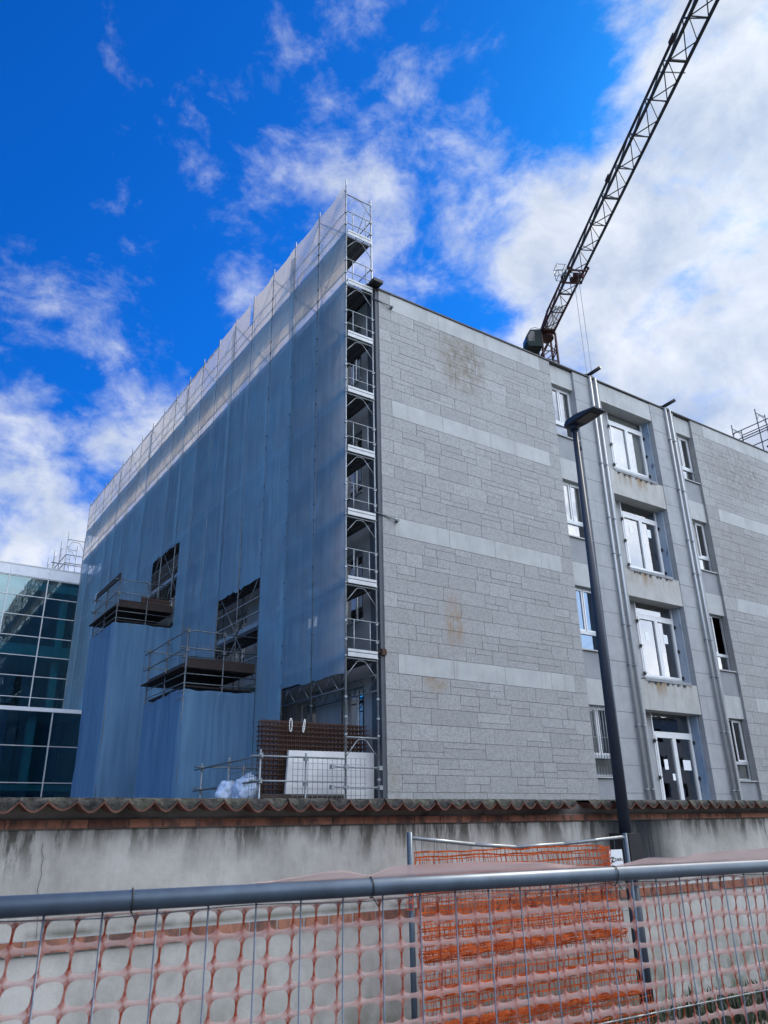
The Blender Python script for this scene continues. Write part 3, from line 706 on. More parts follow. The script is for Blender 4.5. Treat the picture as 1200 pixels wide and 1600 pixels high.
# ------------------------------------------------------------------ loading towers
def tower(ya, zd, name_label, net_label, top_open, near):
    yb = ya+3.62; xa = 8.10; xb = XO
    T = thing('loading_tower', name_label, 'scaffold tower', (xa, ya, 0), 'loading towers built out from the facade scaffold')
    ym = (ya+yb)/2; xm = (xa+xb)/2+.05
    for x, y in ((xa, ya), (xa, yb), (xa, ym), (xm, ya), (xm, yb)):
        m = MB(); ext = 1.15 if (x, y) != (xa, ya) or not near else 1.15
        top = zd+1.85 if ext else zd
        if near == 2 and (x, y) == (xa, ya): top += .05
        m.tube((x, y, 0), (x, y, top), .025, 7); m.box(x-.045, x+.045, y-.05, y+.04, top-.18, top-.08); m.box(x-.045, x+.045, y-.05, y+.04, top-.75, top-.65); m.build('standard', 'galv' if near == 2 else 'darksteel', T)
    for dz in (1.75, 1.20):
        m = MB(); m.tube((xa-.25, ya-.03, zd+dz), (xb, ya-.03, zd+dz), .022, 7); m.build('guard_rail', 'galv' if near == 2 else 'darksteel', T)
        m = MB(); m.tube((xa-.03, ya-.1, zd+dz-(.0)), (xa-.03, yb+.45, zd+dz-(.05 if near else 0)), .022, 7); m.build('guard_rail', 'darksteel', T)
        m = MB(); m.tube((xa-.2, yb+.03, zd+dz), (xb, yb+.03, zd+dz), .022, 7); m.build('guard_rail', 'darksteel', T)
    m = MB()
    for z in (zd+.14, zd+.42, zd-.10, zd-.32):
        m.tube((xa, ya-.03, z), (xb, ya-.03, z), .018, 5); m.tube((xa-.03, ya, z), (xa-.03, yb, z), .018, 5)
    m.build('ledger', 'darksteel', T)
    m = MB()
    for i in range(9): m.box(xa-.1+i*.27, xa-.1+i*.27+.25, ya+.05, yb+.4, zd+.62, zd+.67)
    for i in range(9): m.box(xa+.05+i*.25, xa+.05+i*.25+.23, ya+.12, yb-.1, zd+.05, zd+.10)
    m.build('deck', 'timber', T)
    m = MB(); m.box(xa+.06, xb-.02, ya+.02, ya+.05, zd+.62, zd+.92); m.box(xa+.03, xa+.055, ya+.1, yb, zd+.60, zd+.80); m.build('toe_board', 'timber', T)
    # steel mesh infill
    m = MB()
    if not near == 2:
        x1, x2, z1, z2 = (xa+.1, xb-.1, zd+.75, zd+1.72) if near == 0 else (xa+.55, xb-.05, zd+.6, zd+1.35)
        n = 17
        for i in range(n+1): x = x1+(x2-x1)*i/n; m.tube((x, ya+.12, z1), (x, ya+.12, z2), .005, 4)
        for i in range(9): z = z1+(z2-z1)*i/8; m.tube((x1, ya+.12, z), (x2, ya+.12, z), .005, 4)
        if near == 0:
            for i in range(22): y = ya+.2+i*.15; m.tube((xa+.08, y, z1), (xa+.08, y, z2), .005, 4)
            for i in range(8): z = z1+(z2-z1)*i/7; m.tube((xa+.08, ya+.2, z), (xa+.08, yb-.1, z), .005, 4)
    else:
        for i in range(16): x = 8.92+i*.135; m.tube((x, ya-.07, 2.0), (x, ya-.07, 3.26), .006, 4)
        for i in range(9): z = 2.1+i*.145; m.tube((8.90, ya-.075, z), (10.98, ya-.075, z), .006, 4)
        for i in range(12): y = ya+.25+i*.14; m.tube((xa+.05, y, 2.0), (xa+.05, y, 3.2), .006, 4)
        for i in range(9): z = 2.1+i*.145; m.tube((xa+.05, ya+.2, z), (xa+.05, ya+1.85, z), .006, 4)
    m.build('mesh_infill', 'darksteel', T)
    if near == 0:
        m = MB(); m.beam((xa-.06, ya+.3-.5, zd+1.86), (xa-.06, yb-.2, zd+1.82), .04, .24); m.build('toe_board', 'timber', T)
        MB().box(xa+1.0, xb-.1, ya+.25, ya+.28, zd+.9, zd+1.22).build('plywood_board', 'rust', T)
    # net round the tower below the deck
    if near != 2:
        m = MB(); zt = zd-.05
        def fn(i, j):
            # path: from (xb,ya) along -X to (xa,ya), then along +Y to (xa,yb)
            L1 = xb-xa; L2 = yb-ya; n = 44; s = (L1+L2)*i/n; z = .1+(zt-.1)*j/30
            w = .022*noise.noise(Vector((s*4, z*.3, ya)))+.045*noise.noise(Vector((s*1.1, z*.2, ya)))+.05*noise.noise(Vector((s*1.3+z*.5, z*.9, ya+5)))
            if j == 30: z += .07*noise.noise(Vector((s*3, 1, ya)))
            c1 = abs(s-L1)
            if s < L1: return (xb-s-(.03 if s > L1-.01 else 0), ya-.06-w, z)
            return (xa-.06-w, ya+(s-L1)-.03, z)
        m.grid(fn, 44, 30, lambda i, j: .95 if i in (13, 14, 15, 16) else (.85 if i % 9 else 1.0))
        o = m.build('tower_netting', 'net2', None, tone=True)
        tag(o, net_label, 'netting', 'net skirts round the loading towers')
    return T
tower(31.29, 9.6, 'far upper loading tower with dark deck high on the netted side of the building', 'net skirt below the far upper loading platform', 13.4, 0)
tower(22.68, 5.65, 'middle loading tower with dark plank deck above its net skirt', 'net skirt below the middle loading platform', 9.4, 1)
tower(17.17, 1.50, 'nearest low loading platform with guard rails just above the tiled wall', '', 5.4, 2)

# ------------------------------------------------------------------ things on the near platform
def mesh_panel(y, lean, x0, x1, z0, z1, dx, dz, m, r=.006):
    for i in range(int((x1-x0)/dx)+1): x = x0+i*dx; m.tube((x, y, z0), (x+.02, y+lean, z1), r, 4)
    for i in range(int((z1-z0)/dz)+1): z = z0+i*dz; k = (z-z0)/(z1-z0); m.tube((x0-.03, y+lean*k, z), (x1+.03, y+lean*k, z), r, 4)
RM = thing('rebar_mesh_stack', 'stack of rusty steel reinforcement mesh sheets standing behind the pale slab', 'rebar mesh', (9.9, 17.9, 1.6))
for i in range(10):
    m = MB(); rr = random.Random(i); x0 = 8.42+rr.uniform(-.03, .03); mesh_panel(17.58+i*.045, .10, x0, x0+2.98, 1.6+rr.uniform(0, .02), 4.16+rr.uniform(-.03, .03), .115, .115, m, .0085)
    m.build('mesh_sheet', 'rust', RM)
for x in (9.05, 9.42):
    m = MB(); pts = []
    for k in range(17):
        a = 2*math.pi*k/16; pts.append((x+(.036 if x < 9.2 else .022)*math.sin(a)+(.02*math.cos(a) if x > 9.2 else 0), 17.52, 4.04+.16*math.cos(a)))
    m.path(pts, .011, 6); o = m.build('lifting_strap', 'strap'); tag(o, 'white strap loop hung over the rusty mesh, %s of the two' % ('left' if x < 9.2 else 'right'), 'strap', 'lifting straps on the rusty mesh')
    if x > 9.2: o.scale = (1, 1, 1)
SL = MB(); SL.v += [(8.86, 17.42, 1.62), (11.42, 17.42, 1.62), (11.42, 17.50, 1.62), (8.86, 17.50, 1.62), (9.02, 17.52, 3.44), (11.50, 17.52, 3.46), (11.50, 17.60, 3.46), (9.02, 17.60, 3.44)]
for q in ((0, 3, 2, 1), (4, 5, 6, 7), (0, 1, 5, 4), (1, 2, 6, 5), (2, 3, 7, 6), (3, 0, 4, 7)): SL.f.append(q); SL.t.append(.5); SL.sm.append(False)
tag(SL.build('slab_panel', 'slab'), 'pale flat panel leaning on the rusty mesh behind the rails', 'panel')
# sacks
def sack(cx, cy, cz, sx, sy, sz, seed, label):
    bm = bmesh.new(); bmesh.ops.create_icosphere(bm, subdivisions=4, radius=1)
    for v in bm.verts:
        n = v.co.normalized(); d = 1+.22*noise.noise(n*1.6+Vector((seed, 0, 0)))+.16*noise.noise(n*4+Vector((0, seed, 0)))
        r_ = noise.noise(n*7+Vector((seed, 1, 2))); d += .035*r_
        v.co = Vector((n.x*sx*d, n.y*sy*d, max(-.75, n.z)*sz*d)); 
    for f in bm.faces: f.smooth = True
    me = bpy.data.meshes.new('rubble_sack'); bm.to_mesh(me); bm.free(); me.materials.append(MAT['bluebag'])
    o = bpy.data.objects.new('rubble_sack', me); COL.objects.link(o); o.location = (cx, cy, cz)
    tag(o, label, 'sack')
sack(8.05+.25, 18.2, 2.50, .38, .34, .40, 1, 'larger crumpled blue-white plastic sack by the low guard rails')
sack(8.02+.0, 18.75, 2.45, .30, .30, .34, 5, 'smaller crumpled plastic sack left of the larger one')

# ------------------------------------------------------------------ glass building
G = thing('glass_building', 'low building with dark teal glass curtain wall left of the netting', 'building', (5, 47, 0))
def curtain(x0, x1, y, z0, zs, xs, depth, ztop, nm):
    fr = MB(); 
    for z in zs: fr.box(x0, x1, y-.04, y+.05, z-.022, z+.022)
    o = fr.build('transom', 'alu', G)
    fr = MB()
    for x in xs: fr.box(x-.03, x+.03, y-.06, y+.06, z0, ztop)
    fr.build('mullion', 'alu', G)
    gl = MB(); gl.face([(x0, y, z0), (x1, y, z0), (x1, y, ztop), (x0, y, ztop)]); gl.build('glazing', 'glassteal', G)
xs_up = [8.53+2.24*k for k in range(-5, 1)]+[10.6]
curtain(-2.7, 11.5, 50.0, 4, [16.4, 15.22, 14.02, 12.75, 11.58, 10.38, 9.15], xs_up, 12, 16.4, 'u')
MB().box(-2.7, 11.5, 49.93, 50.2, 16.44, 17.1).build('fascia', 'cablewhite', G)
m = MB(); 
for x in xs_up: m.box(x-.015, x+.015, 49.915, 49.94, 16.44, 17.12)
m.box(-2.7, 11.5, 49.90, 50.25, 17.1, 17.16); m.build('fascia_cap', 'alu', G)
xs_lo = [8.78-3.0*k for k in range(0, 4)]
curtain(-2.7, 10.25, 44.3, 0, [5.87, 4.08, 2.2], xs_lo, 6, 7.6, 'l')
MB().box(-2.7, 10.32, 44.18, 49.9, 7.6, 7.80).build('lower_roof', 'cablewhite', G)
m = MB()
for z in (16.3, 12.1, 11.0, 8.1, 4.2): pass
m.box(-2.6, 11.4, 50.15, 61, 15.7, 16.2); m.box(-2.6, 11.4, 50.15, 61, 11.62, 12.3); m.box(-2.6, 11.4, 50.15, 61, 7.9, 8.5); m.box(-2.6, 10.2, 44.5, 49.8, 3.7, 4.0)
m.build('floor_slab', 'floorteal', G)
m = MB()
for x in (9.9, 5.5, 1.1): m.box(x-.22, x+.22, 51.2, 51.6, 0, 15.7)
for x in (8.0, 3.6): m.box(x-.22, x+.22, 45.3, 45.7, 0, 7.5)
m.build('column', 'floorteal', G)
m = MB(); m.box(-2.6, 11.4, 56, 56.2, 0, 15.7); m.box(-2.6, 10.2, 49.0, 49.2, 0, 7.5); m.build('inner_wall', 'inwall', G)
m = MB(); m.box(-2.8, 11.4, 50.3, 62, 16.9, 17.05); m.box(-2.8, -2.7, 44.3, 62, 0, 16.9); m.box(-2.8, 11.4, 61.9, 62.0, 0, 16.9); m.box(11.45, 11.56, 50.3, 62, 0, 16.85); m.box(10.3, 11.5, 49.0, 49.8, 0, 7.5); m.build('outer_shell', 'leftwall', G)

# ------------------------------------------------------------------ far scaffold over the glass building
FS = thing('far_scaffold', 'small distant scaffold wrapped in white net above the glass building roof', 'scaffold', (10.3, 55, 17.1))
for j in range(4):
    y = 55+j*2.2
    m = MB()
    for x in (10.3, 11.45): m.tube((x, y, 17.06), (x, y, 21.6 if x < 11 else 21.4), .035, 6)
    m.tube((10.3, y, 21.05), (11.45, y, 21.05), .03, 6); m.path([(10.3, y, 20.3), (10.6, y, 20.9), (11.1, y, 20.9), (11.45, y, 20.3)], .02, 5)
    m.build('cross_frame', 'galv', FS)
m = MB()
for z in (19.9, 19.3, 18.6, 17.9): m.tube((10.3, 54.97, z), (11.45, 54.97, z), .03, 6); m.tube((10.28, 55, z), (10.28, 61.6, z), .03, 6)
m.tube((9.4, 54.9, 19.15), (11.6, 54.9, 19.15), .035, 6); m.tube((9.35, 54.9, 18.4), (11.6, 54.9, 18.4), .035, 6)
m.build('rail', 'darksteel', FS)
m = MB(); m.grid(lambda i, j: (10.36+.03*noise.noise(Vector((i, j, 0))), 55.05+i*.33, 17.1+j*.39), 20, 10); m.grid(lambda i, j: (10.4+i*.12, 61.55, 17.1+j*.38), 8, 10)
o = m.build('white_net', 'netwhite', FS, tone=True)
MB().box(10.6, 11.4, 56.5, 61, 17.07, 18.7).build('stair_housing', 'slab', FS)

# ------------------------------------------------------------------ rear wing and its scaffold
RW = thing('rear_wing', 'taller rear wing hidden behind the roof edge at the right', 'building', (52, 24, 0))
MB().box(49.2, 60, 18.2, 38, 18.02, 24.6).build('wall', 'leftwall', RW); MB().box(49.0, 60.2, 18.1, 38.2, 24.6, 24.8).build('roof', 'roof', RW)
RS = thing('rear_scaffold', 'scaffold with pale sheet on the rear roof at the right edge', 'scaffold', (47.3, 24, 18))
for j, y in enumerate((25.65, 23.80, 21.95, 20.1, 18.5)):
    m = MB()
    zt = 27.35 if j < 1 else 27.75
    m.tube((47.2, y, 18.06), (47.2, y, zt), .04, 6); m.tube((48.35, y, 18.06), (48.35, y, zt-.1), .04, 6)
    m.tube((47.2, y, zt-.3), (48.35, y, zt-.3), .032, 6); m.path([(47.2, y, zt-.9), (47.5, y, zt-.4), (48.05, y, zt-.4), (48.35, y, zt-.9)], .02, 5)
    m.build('cross_frame', 'darksteel', RS)
m = MB()
for z in (26.65, 26.08, 25.9, 25.2): m.tube((47.17, 25.7, z), (47.17, 18.4, z), .035, 6)
m.tube((48.4, 25.7, 26.9), (48.4, 18.4, 26.9), .035, 6)
m.build('rail', 'darksteel', RS)
m = MB(); m.grid(lambda i, j: (48.45+.03*noise.noise(Vector((i*.7, j, 0))), 25.6-i*.36, 24.4+j*.24), 20, 10); m.build('pale_sheet', 'netwhite', RS, tone=True)
m = MB(); m.box(47.25, 48.3, 18.5, 23.6, 24.75, 24.85); m.build('deck', 'deck', RS)

# ------------------------------------------------------------------ tower crane
CR = thing('tower_crane', 'dark lattice tower crane with long jib rising behind the roof', 'crane', (53.6, 47.2, 0))
U = Vector((-.48, -.877, 0)).normalized(); V = Vector((-U.y, U.x, 0)); Zv = Vector((0, 0, 1))  # V points to image right? (+)
J0 = Vector((53.45, 46.95, 50))
def P(s, l, h): return J0+U*s+V*l+Zv*h
mast = MB(); h = .75
for l, s in ((-h, -h), (h, -h), (h, h), (-h, h)): mast.beam(P(s, l, -50), P(s, l, -.2), .17)
z = -50; k = 0
cs = [(-h, -h), (h, -h), (h, h), (-h, h)]
while z < -1.3:
    for a, b in zip(cs, cs[1:]+cs[:1]):
        mast.beam(P(a[1], a[0], z), P(b[1], b[0], z), .08)
        if k % 2: a, b = b, a
        mast.beam(P(a[1], a[0], z), P(b[1], b[0], z+1.25), .08)
    z += 1.25; k += 1
mast.build('mast', 'cranered', CR)
sw = MB(); sw.tube(P(0, 0, -.5), P(0, 0, -.2), .8, 16); sw.beam(P(-.8, 0, -.1), P(1.2, 0, -.1), 1.2, .18); sw.build('slewing_ring', 'cranered', CR)
HB = .67; HT = 2.15; SE = 50
def jib(s0, s1, mat):
    m = MB(); n = round((s1-s0)/3.12); st = (s1-s0)/n
    for l in (-HB, HB): m.beam(P(s0, l, 0), P(s1, l, 0), .17, .19)
    m.beam(P(s0+.1, 0, HT), P(s1-.1, 0, HT), .16, .16)
    for i in range(n):
        a = s0+i*st; b = a+st; c = (a+b)/2
        t = .14 if i == 0 else .07
        m.beam(P(a+.05, -HB, 0), P(a+.05, HB, 0), t)
        m.beam(P(a, -HB, 0), P(c, HB, 0), .06); m.beam(P(c, HB, 0), P(b, -HB, 0), .06)
        for l in (-HB, HB):
            m.beam(P(a, l, 0), P(c, 0, HT), .07); m.beam(P(c, 0, HT), P(b, l, 0), .07)
    m.build('jib_section', mat, CR)
jib(1.0, 6.8, 'cranered'); jib(6.8, 19.3, 'cranegrey'); jib(19.3, 31.8, 'cranegrey'); jib(31.8, 44.3, 'cranegrey'); jib(44.3, 50.5, 'cranegrey')
m = MB(); m.beam(P(-.4, 0, 0), P(1.2, 0, HT), .16); m.beam(P(-.7, -.5, 0), P(1.0, 0, HT), .12); m.beam(P(-.7, .5, 0), P(1.0, 0, HT), .12); m.beam(P(1, 0, HT), P(-9, 0, .3), .1)
for l in (-HB, HB): m.beam(P(1, l, 0), P(-9, l, .1), .2)
m.build('counter_jib', 'cranered', CR)
m = MB(); a = P(-8.8, 0, -1.3); m.box(a.x-1, a.x+1, a.y-.6, a.y+.6, a.z, a.z+1.7); m.build('counterweight', 'slab', CR)
for s in (6.8, 19.3, 31.8):
    m = MB(); m.beam(P(s-.35, 0, HT+.1), P(s+.35, 0, HT+.1), .26, .3); m.build('joint_lug', 'cranered', CR)
m = MB(); m.beam(P(29.5, 0, HT-.2), P(29.5, -2.0 if V.x < 0 else 2.0, HT-.1), .07); m.build('side_rod', 'darksteel', CR)
# walkway mesh near the mast
m = MB(); 
for i in range(26): m.beam(P(1.0+i*.15, -HB+.05, .10), P(1.0+i*.15, HB-.05, .10), .03)
for l in (-.3, 0, .3): m.beam(P(1.0, l, .12), P(4.9, l, .12), .05)
m.build('walkway_grid', 'darksteel', CR)
# cab: left of the mast seen from the street
side = 1 if (V.dot(Vector((-.66, .75, 0))) > 0) else -1
cb = MB(); q = []
def Cc(s, l, h): return P(s+.6, side*(1.0+l), h-2.45)
prof = [(0, 0), (1.45, 0), (1.65, .5), (1.6, 1.3), (1.2, 2.0), (0, 2.1)]
for s in (-.6, .9): q.append([Cc(s, a, b) for a, b in prof])
n = len(prof)
for i in range(n): j = (i+1) % n; cb.face([q[0][i], q[0][j], q[1][j], q[1][i]])
cb.face(q[1]); cb.face(list(reversed(q[0]))); cab = cb.build('cab', 'cabteal', CR)
wv = MB(); 
wv.face([Cc(.92, .75, .55), Cc(.92, 1.45, .55), Cc(.92, 1.48, 1.2), Cc(.92, 1.15, 1.8), Cc(.92, .75, 1.8)])
wv.face([Cc(-.4, 1.67, .55), Cc(.8, 1.67, .55), Cc(.8, 1.63, 1.25), Cc(-.4, 1.63, 1.25)])
wv.build('cab_window', 'lampglass', cab)
m = MB(); m.path([Cc(.8, 0, 2.2), Cc(.8, .6, 2.35), Cc(.8, 1.1, 2.2)], .03, 5); m.build('roof_rail', 'darksteel', cab)
# trolley
m = MB(); st = 9.7
for ds in (-.9, .9): m.beam(P(st+ds, -HB-.25, -.22), P(st+ds, HB+.25, -.22), .14)
for l in (-HB-.2, HB+.2): m.beam(P(st-1, l, -.2), P(st+1, l, -.2), .12)
m.tube(P(st-.3, -.35, -.35), P(st-.3, .35, -.35), .28, 12); m.tube(P(st+.4, -.3, -.35), P(st+.4, .3, -.35), .24, 12)
for ds in (-1, 1):
    for l in (-HB-.28, HB+.28): m.tube(P(st+ds, l-.08, .0), P(st+ds, l+.08, .0), .16, 10)
m.beam(P(st-.2, 0, -.3), P(st+.8, .5, -.7), .3)
tr = m.build('trolley', 'cranered', CR)
m = MB(); l0 = side*(HB+.25)
def Q(s, l, h): return P(st-.6+s, l0+side*l, h)
for s in (0, .9):
    for l in (0, .75): m.tube(Q(s, l, -.3), Q(s, l*1.15, .95), .03, 5)
for h_ in (-.3, .3, .95):
    c = [Q(0, 0, h_), Q(.9, 0, h_), Q(.9, .75+(.11 if h_ > 0 else 0), h_), Q(0, .75+(.11 if h_ > 0 else 0), h_), Q(0, 0, h_)]; m.path(c, .03, 5)
m.build('service_basket', 'darksteel', CR)
for ds, dl in ((-.35, 0), (.75, 0)):
    m = MB(); a = P(st+ds, dl, -.4); m.tube(a, (a.x, a.y, 6), .022, 5); m.build('hoist_rope', 'darksteel', CR)

# ------------------------------------------------------------------ across the street, behind the camera
SB = thing('street_building', 'long low building across the street behind the viewer', 'building', (0, -30, 0))
hs_ = [(x, x+1.6, z, z+1.5) for x in [-58+4*i for i in range(44)] for z in (1.2, 4.6, 8.0, 11.2)]
m = MB(); hole_wall(-60, 120, 0, 14, hs_, lambda a, b, c, d: m.box(a, b, -30.3, -30, c, d)); m.build('front_wall', 'leftwall', SB)
m = MB(); m.box(-60, 120, -31.0, -30.9, 0, 13.8); m.build('room_lining', 'darkgrey', SB)
MB().box(-60.3, 120.3, -42, -29.6, 14.0, 14.3).build('roof', 'roof', SB)

# ------------------------------------------------------------------ boundary wall
BW = thing('boundary_wall', 'old plastered wall with brick courses and a mossy tiled coping', 'wall', (4, 5.54, 0))
WX0, WX1 = -3.0, 40.0; YW = 5.54
def wy(x, z): return YW+.006*noise.noise(Vector((x*1.5, z*2, 0)))
m = MB(); m.grid(lambda i, j: (WX0+i*.25, wy(WX0+i*.25, j*.165), j*.165), 172, 11, smooth=True)
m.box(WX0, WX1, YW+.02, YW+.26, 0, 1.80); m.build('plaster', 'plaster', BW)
def bricks(z0, z1, L0, rows, seed, name='brick_course'):
    rr = random.Random(seed); m = MB(); h = (z1-z0)/rows
    for r_ in range(rows):
        x = WX0+(.1 if r_ else 0)
        while x < WX1:
            w = L0*rr.uniform(.85, 1.1); g_ = .004 if seed == 1 else .007
            m.box(x+g_, x+w-g_, YW-.022+rr.uniform(-.003, .003), YW+.05, z0+h*r_+.003, z0+h*(r_+1)-.003+rr.uniform(-.001, .001), rr.random()); x += w
    o = m.build(name, 'brick', BW, tone=True)
    MB().box(WX0, WX1, YW-.014, YW+.04, z0-.003, z1+.003).build('mortar', 'band' if seed == 2 else 'haunch', o)
bricks(1.678, 1.735, .27, 1, 1); bricks(.985, 1.062, .24, 1, 2)
for cx, cz, n_, sd in ((4.02, 1.66, 9, 3), (1.15, 1.60, 14, 8), (9.0, 1.66, 12, 5)):
    rr = random.Random(sd); m = MB(); p_ = Vector((cx, YW-.008, cz)); pts = [p_.copy()]
    for k in range(n_): p_ = p_+Vector((rr.uniform(-.012, .02), 0, -.045)); pts.append(p_.copy())
    m.path(pts, .0016, 4); m.build('crack', 'black', BW)
# coping: channel tiles bedded in mortar
YC = 5.34; PIT = .168; GAP = 5.86
tl = MB(); mo = MB(); rr = random.Random(4)
def scallop(t):    # 0..1 across one tile -> drop
    return math.sin(math.pi*t)**1.1
i = 0; x = WX0
while x < 24:
    w = PIT*rr.uniform(.94, 1.05); dx = rr.uniform(-.006, .006); zt = 1.841+rr.uniform(-.005, .005); dep = .056*rr.uniform(.85, 1.1); yf = YC+rr.uniform(-.015, .015)
    if GAP-.06 < x+w/2 < GAP+.05: x += w; continue
    n = 10
    for k in range(n):
        a, b = k/n, (k+1)/n
        xa_, xb_ = x+w*a, x+w*b; za, zb = zt-dep*scallop(a), zt-dep*scallop(b); th = .013
        for A in ([(xa_, yf, za-th), (xb_, yf, zb-th), (xb_, yf, zb), (xa_, yf, za)],):
            tl.face(A)
        tl.face([(xa_, yf, za-th), (xa_, YW+.1, za-th+.015), (xb_, YW+.1, zb-th+.015), (xb_, yf, zb-th)], smooth=True)
        # mortar fill, front a little behind the tile lip
        ym = yf+.008; top = 1.859+.007*noise.noise(Vector((xa_*14, 0, 0))); top2 = 1.859+.007*noise.noise(Vector((xb_*14, 0, 0)))
        rows = 3
        for r_ in range(rows):
            f0, f1 = r_/rows, (r_+1)/rows
            def pt(xq, zb_, tp, f):
                y = ym+.02*f*f+.008*noise.noise(Vector((xq*22, f*3, 1))); return (xq, y, zb_+(tp-zb_)*f)
            mo.face([pt(xa_, za, top, f0), pt(xb_, zb, top2, f0), pt(xb_, zb, top2, f1), pt(xa_, za, top, f1)], smooth=True)
        mo.face([(xa_, ym+.02, top), (xb_, ym+.02, top2), (xb_, YW+.12, 1.871), (xa_, YW+.12, 1.871)], smooth=True)
    x += w
o = tl.build('coping_tile', 'tile', BW); o['kind'] = 'stuff'
mo.build('mortar_bedding', 'moss', BW)
m = MB(); m.box(WX0, WX1, YW+.12, YW+.34, 1.80, 1.866)
x = WX0; rr = random.Random(9)
# rough mortar haunch between tiles and brick
m.grid(lambda i, j: (WX0+i*.042, YW-.012-.03*(j/4)-.014*abs(noise.noise(Vector((i*.25, j*.8, 3))))+(0 if j else .01), 1.735+j*.022), 640, 4)
m.build('mortar_haunch', 'haunch', BW)

# ------------------------------------------------------------------ street lamp
LX, LY = 6.275, 5.25
LP = thing('street_lamp', 'dark navy street lamp with flat head standing before the old wall', 'street lamp', (LX, LY, 0))
m = MB(); m.tube((LX, LY, 0), (LX, LY, 1.2), .062, 20, .059); m.tube((LX, LY, 1.2), (LX, LY, 5.92), .059, 20, .029); m.build('pole', 'lamp', LP)
m = MB(); m.tube((LX, LY, 0), (LX, LY, .05), .12, 16); m.build('base_plate', 'lamp', LP)
m = MB(); 
hx0, hx1 = LX-.125, LX+.125; 
secs = [(LY+.10, .055, 5.925, 5.975), (LY+.04, .09, 5.915, 5.99), (LY-.12, .10, 5.92, 6.00), (LY-.25, .10, 5.93, 5.985), (LY-.39, .096, 5.945, 5.965)]
prev = None
for y, hw, za, zb in secs:
    ring = [(LX-hw, y, za), (LX+hw, y, za), (LX+hw, y, zb-.015), (LX+hw*.8, y, zb), (LX-hw*.8, y, zb), (LX-hw, y, zb-.015)]
    if prev:
        for a in range(6): b = (a+1) % 6; m.face([prev[a], prev[b], ring[b], ring[a]])
    else: m.face(ring)
    prev = ring
m.face(list(reversed(prev))); hd = m.build('lamp_head', 'lamp', LP)
bm = bmesh.new(); bm.from_mesh(hd.data); bmesh.ops.remove_doubles(bm, verts=bm.verts, dist=.0001); bmesh.ops.recalc_face_normals(bm, faces=bm.faces); bm.to_mesh(hd.data); bm.free()
m = MB(); m.face([(LX-.07, LY-.10, 5.912), (LX+.07, LY-.10, 5.912), (LX+.07, LY-.31, 5.929), (LX-.07, LY-.31, 5.929)]); m.build('diffuser', 'lampglass', hd)
m = MB(); m.tube((LX, LY, 5.86), (LX, LY+.0, 5.95), .05, 12)
m.box(LX+.05, LX+.075, LY-.015, LY+.015, 5.62, 5.66); m.build('head_joint', 'lamp', LP)
m = MB()
q0 = [(LX-.12, LY-.13, 1.56), (LX+.045, LY-.13, 1.56), (LX+.045, LY+.1, 1.56), (LX-.12, LY+.1, 1.56)]
q1 = [(LX-.13, LY-.14, 1.22), (LX+.08, LY-.14, 1.22), (LX+.08, LY+.1, 1.22), (LX-.13, LY+.1, 1.22)]
m.face(q0); m.face(list(reversed(q1)))
for a in range(4): b = (a+1) % 4; m.face([q1[a], q1[b], q0[b], q0[a]])
m.build('cover_box', 'black', LP)

# ------------------------------------------------------------------ rear fence panel with orange mesh
FY = 5.02; FX0, FX1 = 3.60, 5.985
RF = thing('wire_fence', 'wire fence panel with bent top rail standing against the old wall', 'fence panel', (FX0, FY, 0))
for x, zt in ((FX0, 1.615), (FX1, 1.565)):
    m = MB(); m.tube((x, FY, .02), (x, FY, zt), .021, 10); m.build('post', 'rail', RF)
m = MB(); m.path([(FX0, FY, 1.578), (FX0+.62, FY, 1.515), (FX0+1.05, FY, 1.485), (FX0+1.6, FY, 1.495), (FX1, FY, 1.535)], .0135, 10); m.build('top_rail', 'galv', RF)
m = MB(); m.tube((FX0, FY, .12), (FX1, FY, .12), .0135, 8); m.build('bottom_rail', 'galv', RF)
m = MB()
def railz(x):
    pts = [(FX0, 1.578), (FX0+.62, 1.515), (FX0+1.05, 1.485), (FX0+1.6, 1.495), (FX1, 1.535)]
    for (a, za), (b, zb) in zip(pts, pts[1:]):
        if a <= x <= b: return za+(zb-za)*(x-a)/(b-a)
    return 1.5
x = FX0+.11
while x < FX1-.03: m.tube((x, FY, .12), (x, FY, railz(x)), .0022, 4); x += .118
for z in (.4, .68, .95, 1.22): m.tube((FX0, FY+.004, z), (FX1, FY+.004, z), .0022, 4)
m.build('wire_infill', 'wire', RF)
# its orange net, sagging in folds
OM = MB()
def net_band(ztop, zbot, amp, x0, x1, seed, off, gx=.040, gz=.042):
    nx = int((x1-x0)/gx); rowz = []
    nz = max(2, int((ztop-zbot)/gz))
    def pos(i, j):
        f = j/nz; x = x0+(x1-x0)*i/nx+.012*noise.noise(Vector((i*.4, j*.6, seed)))+.02*noise.noise(Vector((j*.8, i*.05, seed)))
        z = ztop+(zbot-ztop)*f+.012*noise.noise(Vector((i*.23, j*.5, seed+4)))+amp*noise.noise(Vector((x*1.3, seed, 0)))
        z = min(z, railz(min(max(x, FX0), FX1))-.008)
        y = FY-.03-off-.02*abs(math.sin(math.pi*f))-.015*noise.noise(Vector((i*.3, j*.3, seed)))
        return Vector((x, y, z))
    g_ = [[pos(i, j) for j in range(nz+1)] for i in range(nx+1)]
    for i in range(nx+1):
        for j in range(nz+1):
            if i < nx: strip(OM, g_[i][j], g_[i+1][j], .0038 if j else .006)
            if j < nz: strip(OM, g_[i][j], g_[i][j+1], .0028)
